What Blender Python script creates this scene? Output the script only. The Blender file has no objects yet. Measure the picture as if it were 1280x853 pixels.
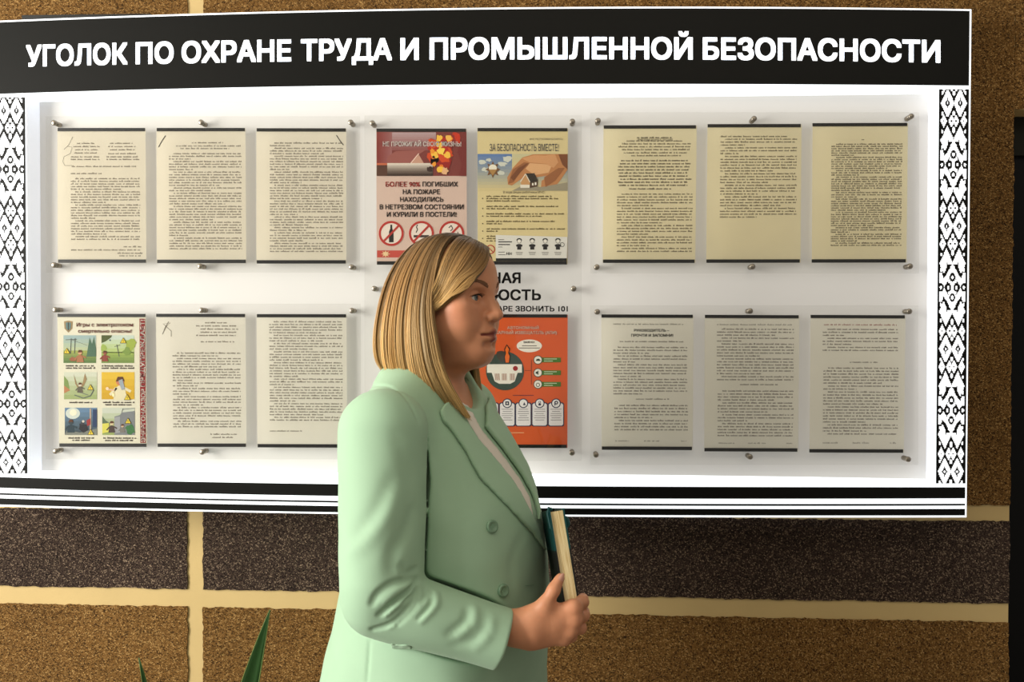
import bpy, bmesh, math, random
import numpy as np
from mathutils import Vector, Matrix
from mathutils.bvhtree import BVHTree
from mathutils.geometry import delaunay_2d_cdt

SC = bpy.context.scene
COL = SC.collection
PI = math.pi

# ------------------------------------------------------------------ camera
FPX = 1100.0
YAW, PITCH, ROLL = math.radians(2.581), math.radians(-0.61), math.radians(0.246)
CAM = Vector((0.0, -2.10, 1.50))
BASE = Matrix(((1, 0, 0), (0, 0, -1), (0, 1, 0)))
CROT = Matrix.Rotation(YAW, 3, 'Z') @ BASE @ Matrix.Rotation(PITCH, 3, 'X') @ Matrix.Rotation(ROLL, 3, 'Z')
cd = bpy.data.cameras.new('camera')
cd.sensor_width = 36.0
cd.lens = FPX / 1280.0 * 36.0
cd.clip_start = 0.05
cam = bpy.data.objects.new('camera', cd)
COL.objects.link(cam)
cam.matrix_world = Matrix.Translation(CAM) @ CROT.to_4x4()
SC.camera = cam

# ------------------------------------------------------------------ light
SC.view_settings.view_transform = 'Standard'
SC.view_settings.look = 'None'
SC.view_settings.gamma = 1.0
SC.view_settings.use_curve_mapping = False
SC.view_settings.exposure = 0.0
W = bpy.data.worlds.new('world')
SC.world = W
W.use_nodes = True
wb = W.node_tree.nodes['Background']
wb.inputs[0].default_value = (1.0, 0.93, 0.82, 1)
wb.inputs[1].default_value = 0.29


def area(name, loc, target, sx, sy, power, color):
    d = bpy.data.lights.new(name, 'AREA')
    d.shape = 'RECTANGLE'; d.size = sx; d.size_y = sy
    d.energy = power; d.color = color
    o = bpy.data.objects.new(name, d); COL.objects.link(o)
    o.location = loc
    o.rotation_euler = (Vector(target) - Vector(loc)).to_track_quat('-Z', 'Y').to_euler()
    return o


area('window_daylight', (-3.10, -2.10, 1.75), (0.0, -1.90, 1.55), 1.9, 1.9, 190, (1.0, 0.97, 0.90))
area('hall_ceiling_lamp', (0.7, -1.7, 2.96), (0.8, -0.6, 1.0), 2.2, 1.0, 14, (1.0, 0.90, 0.76))


# ------------------------------------------------------------------ helpers
def ray(px, py):
    return CROT @ Vector(((px - 640.0) / FPX, -(py - 426.5) / FPX, -1.0))


def P(px, py, y=0.0):
    """the point of the vertical plane at depth y that this pixel looks at"""
    d = ray(px, py)
    return CAM + d * ((y - CAM.y) / d.y)


def at_depth(px, py, depth):
    return CAM + ray(px, py) * depth


def mesh_obj(name, verts, faces, mats, parent=None, smooth=False, mi=None, loc=None):
    me = bpy.data.meshes.new(name)
    me.from_pydata([tuple(v) for v in verts], [], faces)
    if not isinstance(mats, (list, tuple)):
        mats = [mats]
    for m in mats:
        me.materials.append(m)
    if mi is not None:
        me.polygons.foreach_set('material_index', np.asarray(mi, dtype=np.int32))
    if smooth:
        me.polygons.foreach_set('use_smooth', [True] * len(me.polygons))
    me.update()
    o = bpy.data.objects.new(name, me)
    COL.objects.link(o)
    if parent is not None:
        o.parent = parent
        if parent.type == 'EMPTY' and loc is None:
            o.matrix_parent_inverse = Matrix.Translation(parent.location).inverted()
    return o


def thing(name, label, cat, loc=(0, 0, 0), group=None):
    o = bpy.data.objects.new(name, None)
    o.empty_display_size = 0.1
    COL.objects.link(o)
    o.location = loc
    o['label'] = label; o['category'] = cat
    if group:
        o['group'] = group
    return o


def tag(o, label, cat, group=None):
    o['label'] = label; o['category'] = cat
    if group:
        o['group'] = group
    return o


class MB:
    """collects faces for ONE mesh, with several materials"""
    def __init__(s):
        s.v = []; s.f = []; s.mi = []; s.mats = []

    def mat(s, m):
        if m not in s.mats:
            s.mats.append(m)
        return s.mats.index(m)

    def face(s, pts, m):
        i = len(s.v)
        s.v += [tuple(p) for p in pts]
        s.f.append(tuple(range(i, i + len(pts)))); s.mi.append(s.mat(m))

    def box(s, c, h, m, rot=None):
        i = len(s.v); c = Vector(c)
        for sx in (-1, 1):
            for sy in (-1, 1):
                for sz in (-1, 1):
                    p = Vector((sx * h[0], sy * h[1], sz * h[2]))
                    if rot:
                        p = rot @ p
                    s.v.append(tuple(c + p))
        k = s.mat(m)
        for q in ((0, 1, 3, 2), (4, 6, 7, 5), (0, 4, 5, 1), (2, 3, 7, 6), (0, 2, 6, 4), (1, 5, 7, 3)):
            s.f.append(tuple(i + a for a in q)); s.mi.append(k)

    def grid(s, rows, m):
        """rows: list of equally long point lists"""
        i = len(s.v); n = len(rows[0])
        for r in rows:
            s.v += [tuple(p) for p in r]
        k = s.mat(m)
        for a in range(len(rows) - 1):
            for b in range(n - 1):
                s.f.append((i + a * n + b, i + a * n + b + 1, i + (a + 1) * n + b + 1, i + (a + 1) * n + b)); s.mi.append(k)

    def lathe(s, prof, org, axis, m, n=16):
        axis = Vector(axis).normalized(); org = Vector(org)
        a = axis.orthogonal().normalized(); b = axis.cross(a)
        rows = []
        for r, h in prof:
            rows.append([org + axis * h + (a * math.cos(2 * PI * k / n) + b * math.sin(2 * PI * k / n)) * max(r, 1e-5) for k in range(n + 1)])
        s.grid(rows, m)

    def tube(s, pts, rad, m, n=6, cap=True):
        pts = [Vector(p) for p in pts]
        if not hasattr(rad, '__len__'):
            rad = [rad] * len(pts)
        t0 = (pts[1] - pts[0]).normalized(); a = t0.orthogonal().normalized()
        rows = []
        for i, p in enumerate(pts):
            t = (pts[min(i + 1, len(pts) - 1)] - pts[max(i - 1, 0)]).normalized()
            a = (a - t * a.dot(t)).normalized(); b = t.cross(a)
            rows.append([p + (a * math.cos(2 * PI * k / n) + b * math.sin(2 * PI * k / n)) * rad[i] for k in range(n)] )
        for r in rows:
            r.append(r[0])
        s.grid(rows, m)
        if cap:
            s.face(rows[0][:-1][::-1], m); s.face(rows[-1][:-1], m)

    def build(s, name, parent=None, smooth=False):
        return mesh_obj(name, s.v, s.f, s.mats, parent, smooth, s.mi)


# ------------------------------------------------------------------ materials
def lin(c):
    return tuple((x / 255 / 12.92) if x / 255 <= 0.04045 else ((x / 255 + 0.055) / 1.055) ** 2.4 for x in c)


def base_mat(name):
    m = bpy.data.materials.new(name); m.use_nodes = True
    return m, m.node_tree.nodes, m.node_tree.links, m.node_tree.nodes['Principled BSDF']


def plain(name, rgb, rough=0.6, spec=0.3, metal=0.0, emit=0.0, sheen=0.0, noise=0.0, nscale=40):
    m, N, L, b = base_mat(name)
    c = lin(rgb)
    b.inputs['Base Color'].default_value = (*c, 1)
    b.inputs['Roughness'].default_value = rough
    b.inputs['Specular IOR Level'].default_value = spec
    b.inputs['Metallic'].default_value = metal
    if emit:
        b.inputs['Emission Color'].default_value = (*c, 1)
        b.inputs['Emission Strength'].default_value = emit
    if sheen:
        b.inputs['Sheen Weight'].default_value = sheen
    if noise:
        t = N.new('ShaderNodeTexCoord'); n = N.new('ShaderNodeTexNoise'); r = N.new('ShaderNodeMix')
        r.data_type = 'RGBA'
        n.inputs['Scale'].default_value = nscale; n.inputs['Detail'].default_value = 5
        L.new(t.outputs['Object'], n.inputs['Vector'])
        r.inputs[6].default_value = (*[x * (1 - noise) for x in c], 1)
        r.inputs[7].default_value = (*[min(1, x * (1 + noise)) for x in c], 1)
        L.new(n.outputs['Fac'], r.inputs[0]); L.new(r.outputs[2], b.inputs['Base Color'])
    return m


def chips(name, cols, scale=230.0, bump=0.9):
    """stone chip plaster: small grains in several browns with a rough relief"""
    m, N, L, b = base_mat(name)
    t = N.new('ShaderNodeTexCoord')
    v = N.new('ShaderNodeTexVoronoi'); v.inputs['Scale'].default_value = scale
    L.new(t.outputs['Object'], v.inputs['Vector'])
    sep = N.new('ShaderNodeSeparateColor'); L.new(v.outputs['Color'], sep.inputs['Color'])
    r = N.new('ShaderNodeValToRGB'); e = r.color_ramp.elements
    e[0].position = 0.0; e[0].color = (*lin(cols[0]), 1)
    e[1].position = 1.0; e[1].color = (*lin(cols[-1]), 1)
    for i, c in enumerate(cols[1:-1]):
        x = e.new((i + 1) / (len(cols) - 1)); x.color = (*lin(c), 1)
    L.new(sep.outputs[0], r.inputs['Fac'])
    n = N.new('ShaderNodeTexNoise'); n.inputs['Scale'].default_value = 3.5; n.inputs['Detail'].default_value = 4
    L.new(t.outputs['Object'], n.inputs['Vector'])
    mr = N.new('ShaderNodeMapRange'); mr.inputs[1].default_value = 0.3; mr.inputs[2].default_value = 0.7
    mr.inputs[3].default_value = 0.86; mr.inputs[4].default_value = 1.12
    L.new(n.outputs['Fac'], mr.inputs[0])
    mx = N.new('ShaderNodeMix'); mx.data_type = 'RGBA'; mx.blend_type = 'MULTIPLY'; mx.inputs[0].default_value = 1
    L.new(r.outputs['Color'], mx.inputs[6]); L.new(mr.outputs[0], mx.inputs[7])
    L.new(mx.outputs[2], b.inputs['Base Color'])
    b.inputs['Roughness'].default_value = 0.85; b.inputs['Specular IOR Level'].default_value = 0.15
    bp = N.new('ShaderNodeBump'); bp.inputs['Strength'].default_value = bump; bp.inputs['Distance'].default_value = 0.003
    iv = N.new('ShaderNodeMath'); iv.operation = 'ADD'
    L.new(v.outputs['Distance'], iv.inputs[0]); L.new(sep.outputs[1], iv.inputs[1])
    L.new(iv.outputs[0], bp.inputs['Height']); L.new(bp.outputs[0], b.inputs['Normal'])
    return m


def bumpy(m, scale, strength, dist, kind='noise'):
    N, L = m.node_tree.nodes, m.node_tree.links; b = N['Principled BSDF']
    t = N.new('ShaderNodeTexCoord'); n = N.new('ShaderNodeTexNoise')
    n.inputs['Scale'].default_value = scale; n.inputs['Detail'].default_value = 3
    L.new(t.outputs['Object'], n.inputs['Vector'])
    bp = N.new('ShaderNodeBump'); bp.inputs['Strength'].default_value = strength; bp.inputs['Distance'].default_value = dist
    L.new(n.outputs['Fac'], bp.inputs['Height']); L.new(bp.outputs[0], b.inputs['Normal'])
    return m


M_OCHRE = chips('ochre_chip_plaster', [(52, 34, 16), (110, 78, 38), (142, 104, 56), (124, 88, 44), (194, 154, 96)], 390)
M_DARK = chips('dark_chip_plaster', [(24, 16, 14), (60, 47, 41), (84, 68, 58), (50, 38, 33), (160, 138, 116)], 420)
M_GROUT = bumpy(plain('beige_smooth_plaster', (206, 180, 126), 0.75, 0.2, noise=0.07, nscale=9), 60, 0.25, 0.002)
M_FLOOR = plain('grey_stone_floor', (120, 112, 102), 0.35, 0.4, noise=0.15, nscale=5)
M_CEIL = plain('white_ceiling', (222, 218, 208), 0.8, 0.2)
M_LIT = plain('backlit_white_acrylic', (244, 250, 255), 0.4, 0.3, emit=0.90)
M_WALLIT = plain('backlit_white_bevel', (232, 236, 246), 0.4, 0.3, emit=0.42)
M_PANEL = plain('white_back_panel', (200, 198, 195), 0.4, 0.3, emit=0.27)
M_BLACK = plain('black_vinyl', (17, 17, 15), 0.5, 0.12)
M_STRIP = plain('black_plastic_strip', (14, 14, 13), 0.4, 0.35)
M_INK = plain('black_print', (34, 32, 30), 0.7, 0.1)
M_INKG = plain('grey_print', (122, 114, 102), 0.8, 0.1)
M_STEEL = plain('brushed_steel', (150, 142, 130), 0.32, 0.5, metal=0.9)


def sheer(m, k):
    """thin paper: part of the light of the lit panel behind comes through"""
    N, L = m.node_tree.nodes, m.node_tree.links; b = N['Principled BSDF']
    tr = N.new('ShaderNodeBsdfTranslucent'); mx = N.new('ShaderNodeMixShader'); mx.inputs[0].default_value = k
    bc = b.inputs['Base Color']
    if bc.is_linked:
        L.new(bc.links[0].from_socket, tr.inputs[0])
    else:
        tr.inputs[0].default_value = bc.default_value
    L.new(b.outputs[0], mx.inputs[1]); L.new(tr.outputs[0], mx.inputs[2]); L.new(mx.outputs[0], N['Material Output'].inputs[0])
    return m


M_PAPERW = plain('white_paper', (242, 238, 226), 0.7, 0.2, noise=0.03, nscale=14)
M_PAPERC = plain('cream_paper', (241, 234, 216), 0.7, 0.2, noise=0.05, nscale=12)
M_PAPERY = plain('yellowed_paper', (246, 236, 200), 0.7, 0.2, noise=0.06, nscale=12)
M_PAPERG = plain('grey_green_paper', (248, 245, 232), 0.7, 0.2, noise=0.05, nscale=12)

for m_ in (M_PAPERW, M_PAPERC, M_PAPERY, M_PAPERG):
    sheer(m_, 0.54)


def col(rgb, rough=0.6):
    k = 'print_%02x%02x%02x' % tuple(int(c) for c in rgb)
    return bpy.data.materials.get(k) or plain(k, rgb, rough, 0.2)


def acrylic():
    m = bpy.data.materials.new('clear_acrylic'); m.use_nodes = True
    N, L = m.node_tree.nodes, m.node_tree.links
    N.remove(N['Principled BSDF']); out = N['Material Output']
    tr = N.new('ShaderNodeBsdfTransparent'); tr.inputs[0].default_value = (0.985, 0.985, 0.98, 1)
    gl = N.new('ShaderNodeBsdfGlossy'); gl.inputs['Roughness'].default_value = 0.04
    fr = N.new('ShaderNodeFresnel')     # same index on both sides of the thin sheet
    ge = N.new('ShaderNodeNewGeometry'); mp = N.new('ShaderNodeMapRange')
    mp.inputs[3].default_value = 1.45; mp.inputs[4].default_value = 1 / 1.45
    L.new(ge.outputs['Backfacing'], mp.inputs[0]); L.new(mp.outputs[0], fr.inputs[0])
    mx = N.new('ShaderNodeMixShader')
    L.new(fr.outputs[0], mx.inputs[0]); L.new(tr.outputs[0], mx.inputs[1]); L.new(gl.outputs[0], mx.inputs[2])
    L.new(mx.outputs[0], out.inputs['Surface'])
    return m


M_ACR = acrylic()

# ------------------------------------------------------------------ fonts and text
_tc = {}


def glyphs(s, bold=0.0):
    """triangulated outline of a string: verts (n,2) in cap heights, faces"""
    k = (s, bold)
    if k in _tc:
        return _tc[k]
    cu = bpy.data.curves.new('t', 'FONT'); cu.body = s; cu.size = 1.0; cu.offset = bold; cu.resolution_u = 5
    o = bpy.data.objects.new('t', cu); COL.objects.link(o)
    dg = bpy.context.evaluated_depsgraph_get(); dg.update()
    cv = o.evaluated_get(dg).to_curve(dg)
    pts, eds = [], []
    for sp in cv.splines:                # outlines as closed polygons, holes and all
        bp = sp.bezier_points; ring = []
        for a, b in zip(bp, list(bp[1:]) + [bp[0]]):
            p0, p1, p2, p3 = (Vector(q[:2]) for q in (a.co, a.handle_right, b.handle_left, b.co))
            straight = (p1 - p0).cross(p3 - p0) ** 2 + (p2 - p0).cross(p3 - p0) ** 2 < 1e-10
            for k in range(1 if straight else 5):
                t = k / 5
                ring.append(p0 * (1 - t) ** 3 + p1 * 3 * t * (1 - t) ** 2 + p2 * 3 * t * t * (1 - t) + p3 * t ** 3)
        n0 = len(pts); pts += ring
        eds += [(n0 + k, n0 + (k + 1) % len(ring)) for k in range(len(ring))]
    o.evaluated_get(dg).to_curve_clear()
    r_ = delaunay_2d_cdt(pts, eds, [], 0, 1e-6)
    v = np.array([tuple(p) for p in r_[0]]).reshape(-1, 2)
    pa = np.array([tuple(p) for p in pts]); ea = pa[[e[0] for e in eds]]; eb = pa[[e[1] for e in eds]]
    f = []
    for q in r_[2]:      # keep what the outlines wind round
        c = v[list(q)].mean(0)
        up = (ea[:, 1] <= c[1]) & (eb[:, 1] > c[1]); dn = (ea[:, 1] > c[1]) & (eb[:, 1] <= c[1])
        lft = (eb[:, 0] - ea[:, 0]) * (c[1] - ea[:, 1]) - (c[0] - ea[:, 0]) * (eb[:, 1] - ea[:, 1])
        if (up & (lft > 0)).sum() - (dn & (lft < 0)).sum() != 0:
            f.append(tuple(q))
    bpy.data.objects.remove(o); bpy.data.curves.remove(cu)
    _tc[k] = (v, f)
    return _tc[k]


def cap_h(bold):
    v, f = glyphs('Н', bold)
    return v[:, 1].min(), v[:, 1].max()


def text_into(mb, s, x0, x1, ytop, ybase, ydepth, m, bold=0.03, curve=None, rot90=False):
    """string s between pixels x0..x1 with capitals from ytop to ybase, laid on the plane ydepth"""
    v0, f0 = glyphs(s)
    lo, hi = cap_h(0.0)
    k = mb.mat(m)
    # weight of the letters: copies of the outline shifted by a stroke fraction
    sh = [(0, 0)] if bold <= 0 else [(0, 0), (-bold, -bold), (bold, -bold), (bold, bold), (-bold, bold)] + ([(-bold, 0), (bold, 0)] if bold > 0.03 else [])
    lo -= bold * 0.0; hi += bold * 0.0
    a, b = v0[:, 0].min() - max(0, bold), v0[:, 0].max() + max(0, bold)
    lo -= max(0, bold); hi += max(0, bold)
    i = len(mb.v)
    v = np.concatenate([v0 + np.array(q) for q in sh]); f = [tuple(j + n * len(v0) for j in q) for n in range(len(sh)) for q in f0]
    for x, y in v:
        u = (x - a) / (b - a); h = (y - lo) / (hi - lo)
        if rot90:     # reads bottom to top: x0..x1 are pixel rows, ytop/ybase are columns
            px, py = ybase + (ytop - ybase) * h, x0 + (x1 - x0) * u
        else:
            px = x0 + (x1 - x0) * u
            yb = curve[1](px) if curve else ybase
            yt = curve[0](px) if curve else ytop
            py = yb + (yt - yb) * h
        mb.v.append(tuple(P(px, py, ydepth)))
    for q in f:
        mb.f.append(tuple(i + j for j in q)); mb.mi.append(k)


# ------------------------------------------------------------------ setting
def structure(o):
    o['kind'] = 'structure'
    return o


def poly_curve(pts, deg=3):
    x = np.array([p[0] for p in pts], float); y = np.array([p[1] for p in pts], float)
    c = np.polyfit(x, y, min(deg, len(pts) - 1))
    return lambda t: float(np.polyval(c, t))


rng = random.Random(4)
zlA0, zlA1 = P(730, 768).z, P(730, 745).z      # lower grout line
zlB0, zlB1 = P(1235, 652).z, P(1235, 631.5).z  # upper grout line, mostly behind the board
xv0, xv1 = P(234.5, 745).x, P(254.5, 745).x    # upright grout line
XR = P(1262, 600).x                            # the wall ends here at the dark doorway
ZD = P(1272, 137).z                            # top of the doorway
XL, ZC = -3.2, 3.0
wb_ = MB()
# smooth beige ground of the wall; the chip panels sit 4 mm proud of it
wb_.box(((XL + XR) / 2, 0.06, ZC / 2), ((XR - XL) / 2, 0.06, ZC / 2), M_GROUT)
wb_.box(((XR + 2.6) / 2, 0.06, (ZD + ZC) / 2), ((2.6 - XR) / 2, 0.06, (ZC - ZD) / 2), M_GROUT)


def chip_panel(x0, x1, z0, z1, m, step=0.006):
    """raised panel with a slightly ragged border"""
    pts = []
    def run(a, b, nx, nz):
        n = max(2, int((Vector(b) - Vector(a)).length / step)); w = 0.0
        for i in range(n):
            w = w * 0.5 + rng.gauss(0, 0.0009)
            t = i / n
            pts.append((a[0] + (b[0] - a[0]) * t + nx * w, a[1] + (b[1] - a[1]) * t + nz * w))
    run((x0, z0), (x1, z0), 0, 1); run((x1, z0), (x1, z1), 1, 0); run((x1, z1), (x0, z1), 0, 1); run((x0, z1), (x0, z0), 1, 0)
    fr = [(x, -0.004, z) for x, z in pts]
    wb_.face(fr, m)
    n = len(pts)
    for i in range(n):
        a, b = pts[i], pts[(i + 1) % n]
        wb_.face([(a[0], -0.004, a[1]), (a[0], 0, a[1]), (b[0], 0, b[1]), (b[0], -0.004, b[1])], m)


for (a, b) in ((XL, xv0), (xv1, XR)):
    chip_panel(a, b, 0.02, zlA0, M_OCHRE)
    chip_panel(a, b, zlA1, zlB0, M_DARK)
    chip_panel(a, b, zlB1, ZC - 0.02, M_OCHRE)
chip_panel(XR + 0.001, 2.58, ZD + 0.002, ZC - 0.02, M_OCHRE)
structure(wb_.build('wall_back'))
fl = MB(); fl.box((-0.3, -2.4, -0.05), (2.9, 2.6, 0.05), M_FLOOR); structure(fl.build('floor'))
ce = MB(); ce.box((-0.3, -2.4, 3.05), (2.9, 2.6, 0.05), M_CEIL); structure(ce.build('ceiling'))
M_DOOR = plain('black_door_leaf', (5, 5, 6), 0.5, 0.2)
M_DOORF = plain('dark_green_grey_door_head', (30, 30, 22), 0.6, 0.2)
dm = MB()
zt = P(1272, 187).z
dm.box(((XR + 2.4) / 2, 0.105, zt / 2), ((2.4 - XR) / 2, 0.02, zt / 2), M_DOOR)
do = structure(dm.build('door_1'))
dh = MB(); dh.box(((XR + 2.4) / 2, 0.10, (zt + ZD) / 2), ((2.4 - XR) / 2, 0.03, (ZD - zt) / 2), M_DOORF)
structure(dh.build('trim_1'))

# ------------------------------------------------------------------ the lit information board
YF, YP, YD, YA = -0.100, -0.052, -0.0715, -0.0745     # face, back panel, papers, acrylic panes
rT = poly_curve([(-9, 26.2), (0, 26), (100, 22), (200, 18.2), (300, 15.6), (400, 13.4), (640, 9.3), (940, 8.6), (1213, 11.6)])
rHt = lambda x: rT(x) + 2.0
rHb = poly_curve([(0, 117.7), (120, 113.6), (200, 110.8), (400, 107.9), (640, 105.6), (940, 104.8), (1120, 106.2), (1210, 107.2)])
rRt = poly_curve([(50, 127.4), (300, 125.7), (640, 123.5), (900, 120.5), (1160, 117.6)])
rRb = poly_curve([(52, 588.4), (100, 589.2), (240, 589.8), (720, 592.8), (800, 593.6), (960, 596.2), (1158, 599)])
rS1t = poly_curve([(0, 596.3), (100, 599.5), (200, 602), (280, 603.2), (720, 607.9), (800, 608.4), (960, 609.5), (1040, 609.8), (1208, 609.2)])
rS1b = poly_curve([(0, 610), (100, 613), (200, 616.6), (280, 617.9), (720, 622.8), (800, 623.3), (960, 624.2), (1040, 624.3), (1207, 622.9)])
rS2 = poly_curve([(0, 617.6), (100, 620.5), (200, 623.9), (280, 625), (720, 630.2), (800, 630.9), (960, 632), (1040, 632), (1207, 630.8)])
rS3t = poly_curve([(0, 623), (100, 626), (200, 629), (280, 630.4), (720, 635.3), (800, 636.2), (960, 637), (1040, 637.1), (1207, 636.2)])
rS3b = poly_curve([(0, 631.1), (100, 633.7), (200, 637), (280, 638.2), (720, 643.7), (800, 644), (960, 644.8), (1040, 645), (1207, 644.5)])
rB = poly_curve([(0, 633.3), (100, 636), (200, 639), (280, 640.2), (720, 646), (800, 646.5), (960, 647.3), (1040, 647.5), (1207, 647)])


def xe(a, b):      # a nearly upright edge: a at y=115, b at y=600
    return lambda y: a + (b - a) * (y - 115) / 485.0


eL, eR = xe(-9.5, -6.5), xe(1213.3, 1208.6)
sL0, sL1 = xe(-6.5, -3.5), xe(31.2, 34.4)
sR0, sR1 = xe(1173.8, 1170.0), xe(1211.2, 1206.8)
oL, oR = xe(33, 36), xe(1172.0, 1168.2)           # opening in the face
pL, pR = xe(49.5, 52.5), xe(1160.2, 1157.6)       # edge of the back panel
fTop = lambda x: rHb(x) + 2.5
fBot = lambda x: rS1t(x) - 2.0


def band(mb, top, bot, x0, x1, y, m, n=30, ylow=None):
    ylow = y if ylow is None else ylow
    ft = (lambda q: x0) if not callable(x0) else x0
    fb = (lambda q: x1) if not callable(x1) else x1
    rows = [[], []]
    for k in range(n + 1):
        t = k / n
        for r, (fn, yy) in enumerate(((top, y), (bot, ylow))):
            a, b = ft(fn(ft(300))), fb(fn(fb(300)))
            x = a + (b - a) * t
            rows[r].append(P(x, fn(x), yy))
    mb.grid(rows, m)


board = thing('information_board', 'long backlit white notice board with black header strip fixed to the brown chip plaster wall', 'notice board', (0, -0.05, 1.10))
hb = MB()
band(hb, rT, fTop, eL, eR, YF, M_LIT)
band(hb, fBot, rB, eL, eR, YF, M_LIT)


def vband(mb, xa, xb, ytop, ybot, ya, yb, m, n=12):
    rows = []
    for k in range(n + 1):
        t = k / n
        r = []
        for fx, yy in ((xa, ya), (xb, yb)):
            y0, y1 = ytop(fx(115)), ybot(fx(600)); y = y0 + (y1 - y0) * t
            r.append(P(fx(y), y, yy))
        rows.append(r)
    mb.grid(rows, m)


vband(hb, eL, oL, fTop, fBot, YF, YF, M_LIT)
vband(hb, oR, eR, fTop, fBot, YF, YF, M_LIT)
# sloping inner sides of the recess
rows = [[], []]
for k in range(31):
    t = k / 30
    xo = oL(115) + (oR(115) - oL(115)) * t; xp = pL(115) + (pR(115) - pL(115)) * t
    rows[0].append(P(xo, fTop(xo), YF)); rows[1].append(P(xp, rRt(xp), YP))
hb.grid(rows, M_LIT)
rows = [[], []]
for k in range(31):
    t = k / 30
    xo = oL(600) + (oR(600) - oL(600)) * t; xp = pL(600) + (pR(600) - pL(600)) * t
    rows[0].append(P(xo, fBot(xo), YF)); rows[1].append(P(xp, rRb(xp), YP))
hb.grid(rows, M_LIT)
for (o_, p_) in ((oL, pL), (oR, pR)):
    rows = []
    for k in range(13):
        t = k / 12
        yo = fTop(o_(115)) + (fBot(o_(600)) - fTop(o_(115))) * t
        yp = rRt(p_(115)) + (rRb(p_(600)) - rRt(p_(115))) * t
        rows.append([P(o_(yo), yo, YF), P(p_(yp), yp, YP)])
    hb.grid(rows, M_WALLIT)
# outer casing back to the wall
M_CASE = plain('white_casing', (225, 225, 225), 0.5, 0.3)
for fn in (rT, rB):
    rows = [[], []]
    for k in range(31):
        y_ = fn(600)
        x = eL(y_) + (eR(y_) - eL(y_)) * k / 30
        q = P(x, fn(x), YF); rows[0].append(q); rows[1].append((q.x, -0.026, q.z))
    hb.grid(rows, M_CASE)
for fx in (eL, eR):
    q0, q1 = P(fx(20), rT(fx(20)), YF), P(fx(640), rB(fx(640)), YF)
    hb.face([q0, (q0.x, -0.026, q0.z), (q1.x, -0.026, q1.z), q1], M_CASE)
hb.build('casing', board)
mb = MB()
rows = [[], []]
for k in range(31):
    t = k / 30
    a = pL(115) + (pR(115) - pL(115)) * t; b = pL(600) + (pR(600) - pL(600)) * t
    rows[0].append(P(a, rRt(a), YP)); rows[1].append(P(b, rRb(b), YP))
mb.grid(rows, M_PANEL)
mb.build('back_panel', board)
mb = MB()
q0, q1 = P(30, 20.6, -0.016), P(190, 20.6, -0.016)
mb.box(((q0.x + q1.x) / 2, -0.016, q0.z - 0.03), ((q1.x - q0.x) / 2, 0.009, 0.03), M_STRIP); mb.build('mounting_rail', board)
mb = MB(); band(mb, rHt, rHb, lambda y: eL(y) + 1, lambda y: eR(y) - 2.2, YF - 0.0008, M_BLACK); mb.build('header_panel', board)
for (a, b) in ((rS1t, rS1b), (lambda x: rS2(x) - 1.15, lambda x: rS2(x) + 1.15), (rS3t, rS3b)):
    mb = MB(); band(mb, a, b, lambda y: eL(y) + 1, lambda y: eR(y) - 2.0, YF - 0.0008, M_BLACK); mb.build('black_stripe', board)
# header lettering, word by word
M_LET = plain('lit_white_lettering', (246, 250, 255), 0.4, 0.2, emit=0.75)
capT = poly_curve([(33, 56.3), (100, 54.4), (170, 53), (300, 49.8), (377, 48.6), (450, 48), (640, 46.9), (760, 46.4), (940, 46.7), (1080, 48), (1175, 50.4)])
capB = poly_curve([(33, 84), (60, 83.2), (100, 81.6), (200, 79.5), (320, 77.4), (480, 75.7), (640, 74.7), (800, 74.4), (940, 74.9), (1080, 76.6), (1175, 79)])
mb = MB()
for s, a, b in (('УГОЛОК', 32.5, 159.5), ('ПО', 169.5, 217), ('ОХРАНЕ', 227, 364), ('ТРУДА', 376, 490), ('И', 500.5, 523.5),
                ('ПРОМЫШЛЕННОЙ', 537, 866), ('БЕЗОПАСНОСТИ', 878.5, 1175.5)):
    mb = MB()
    text_into(mb, s, a, b, 0, 0, YF - 0.0016, M_LET, 0.034, curve=(capT, capB))
    mb.build('header_word', board)


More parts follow.
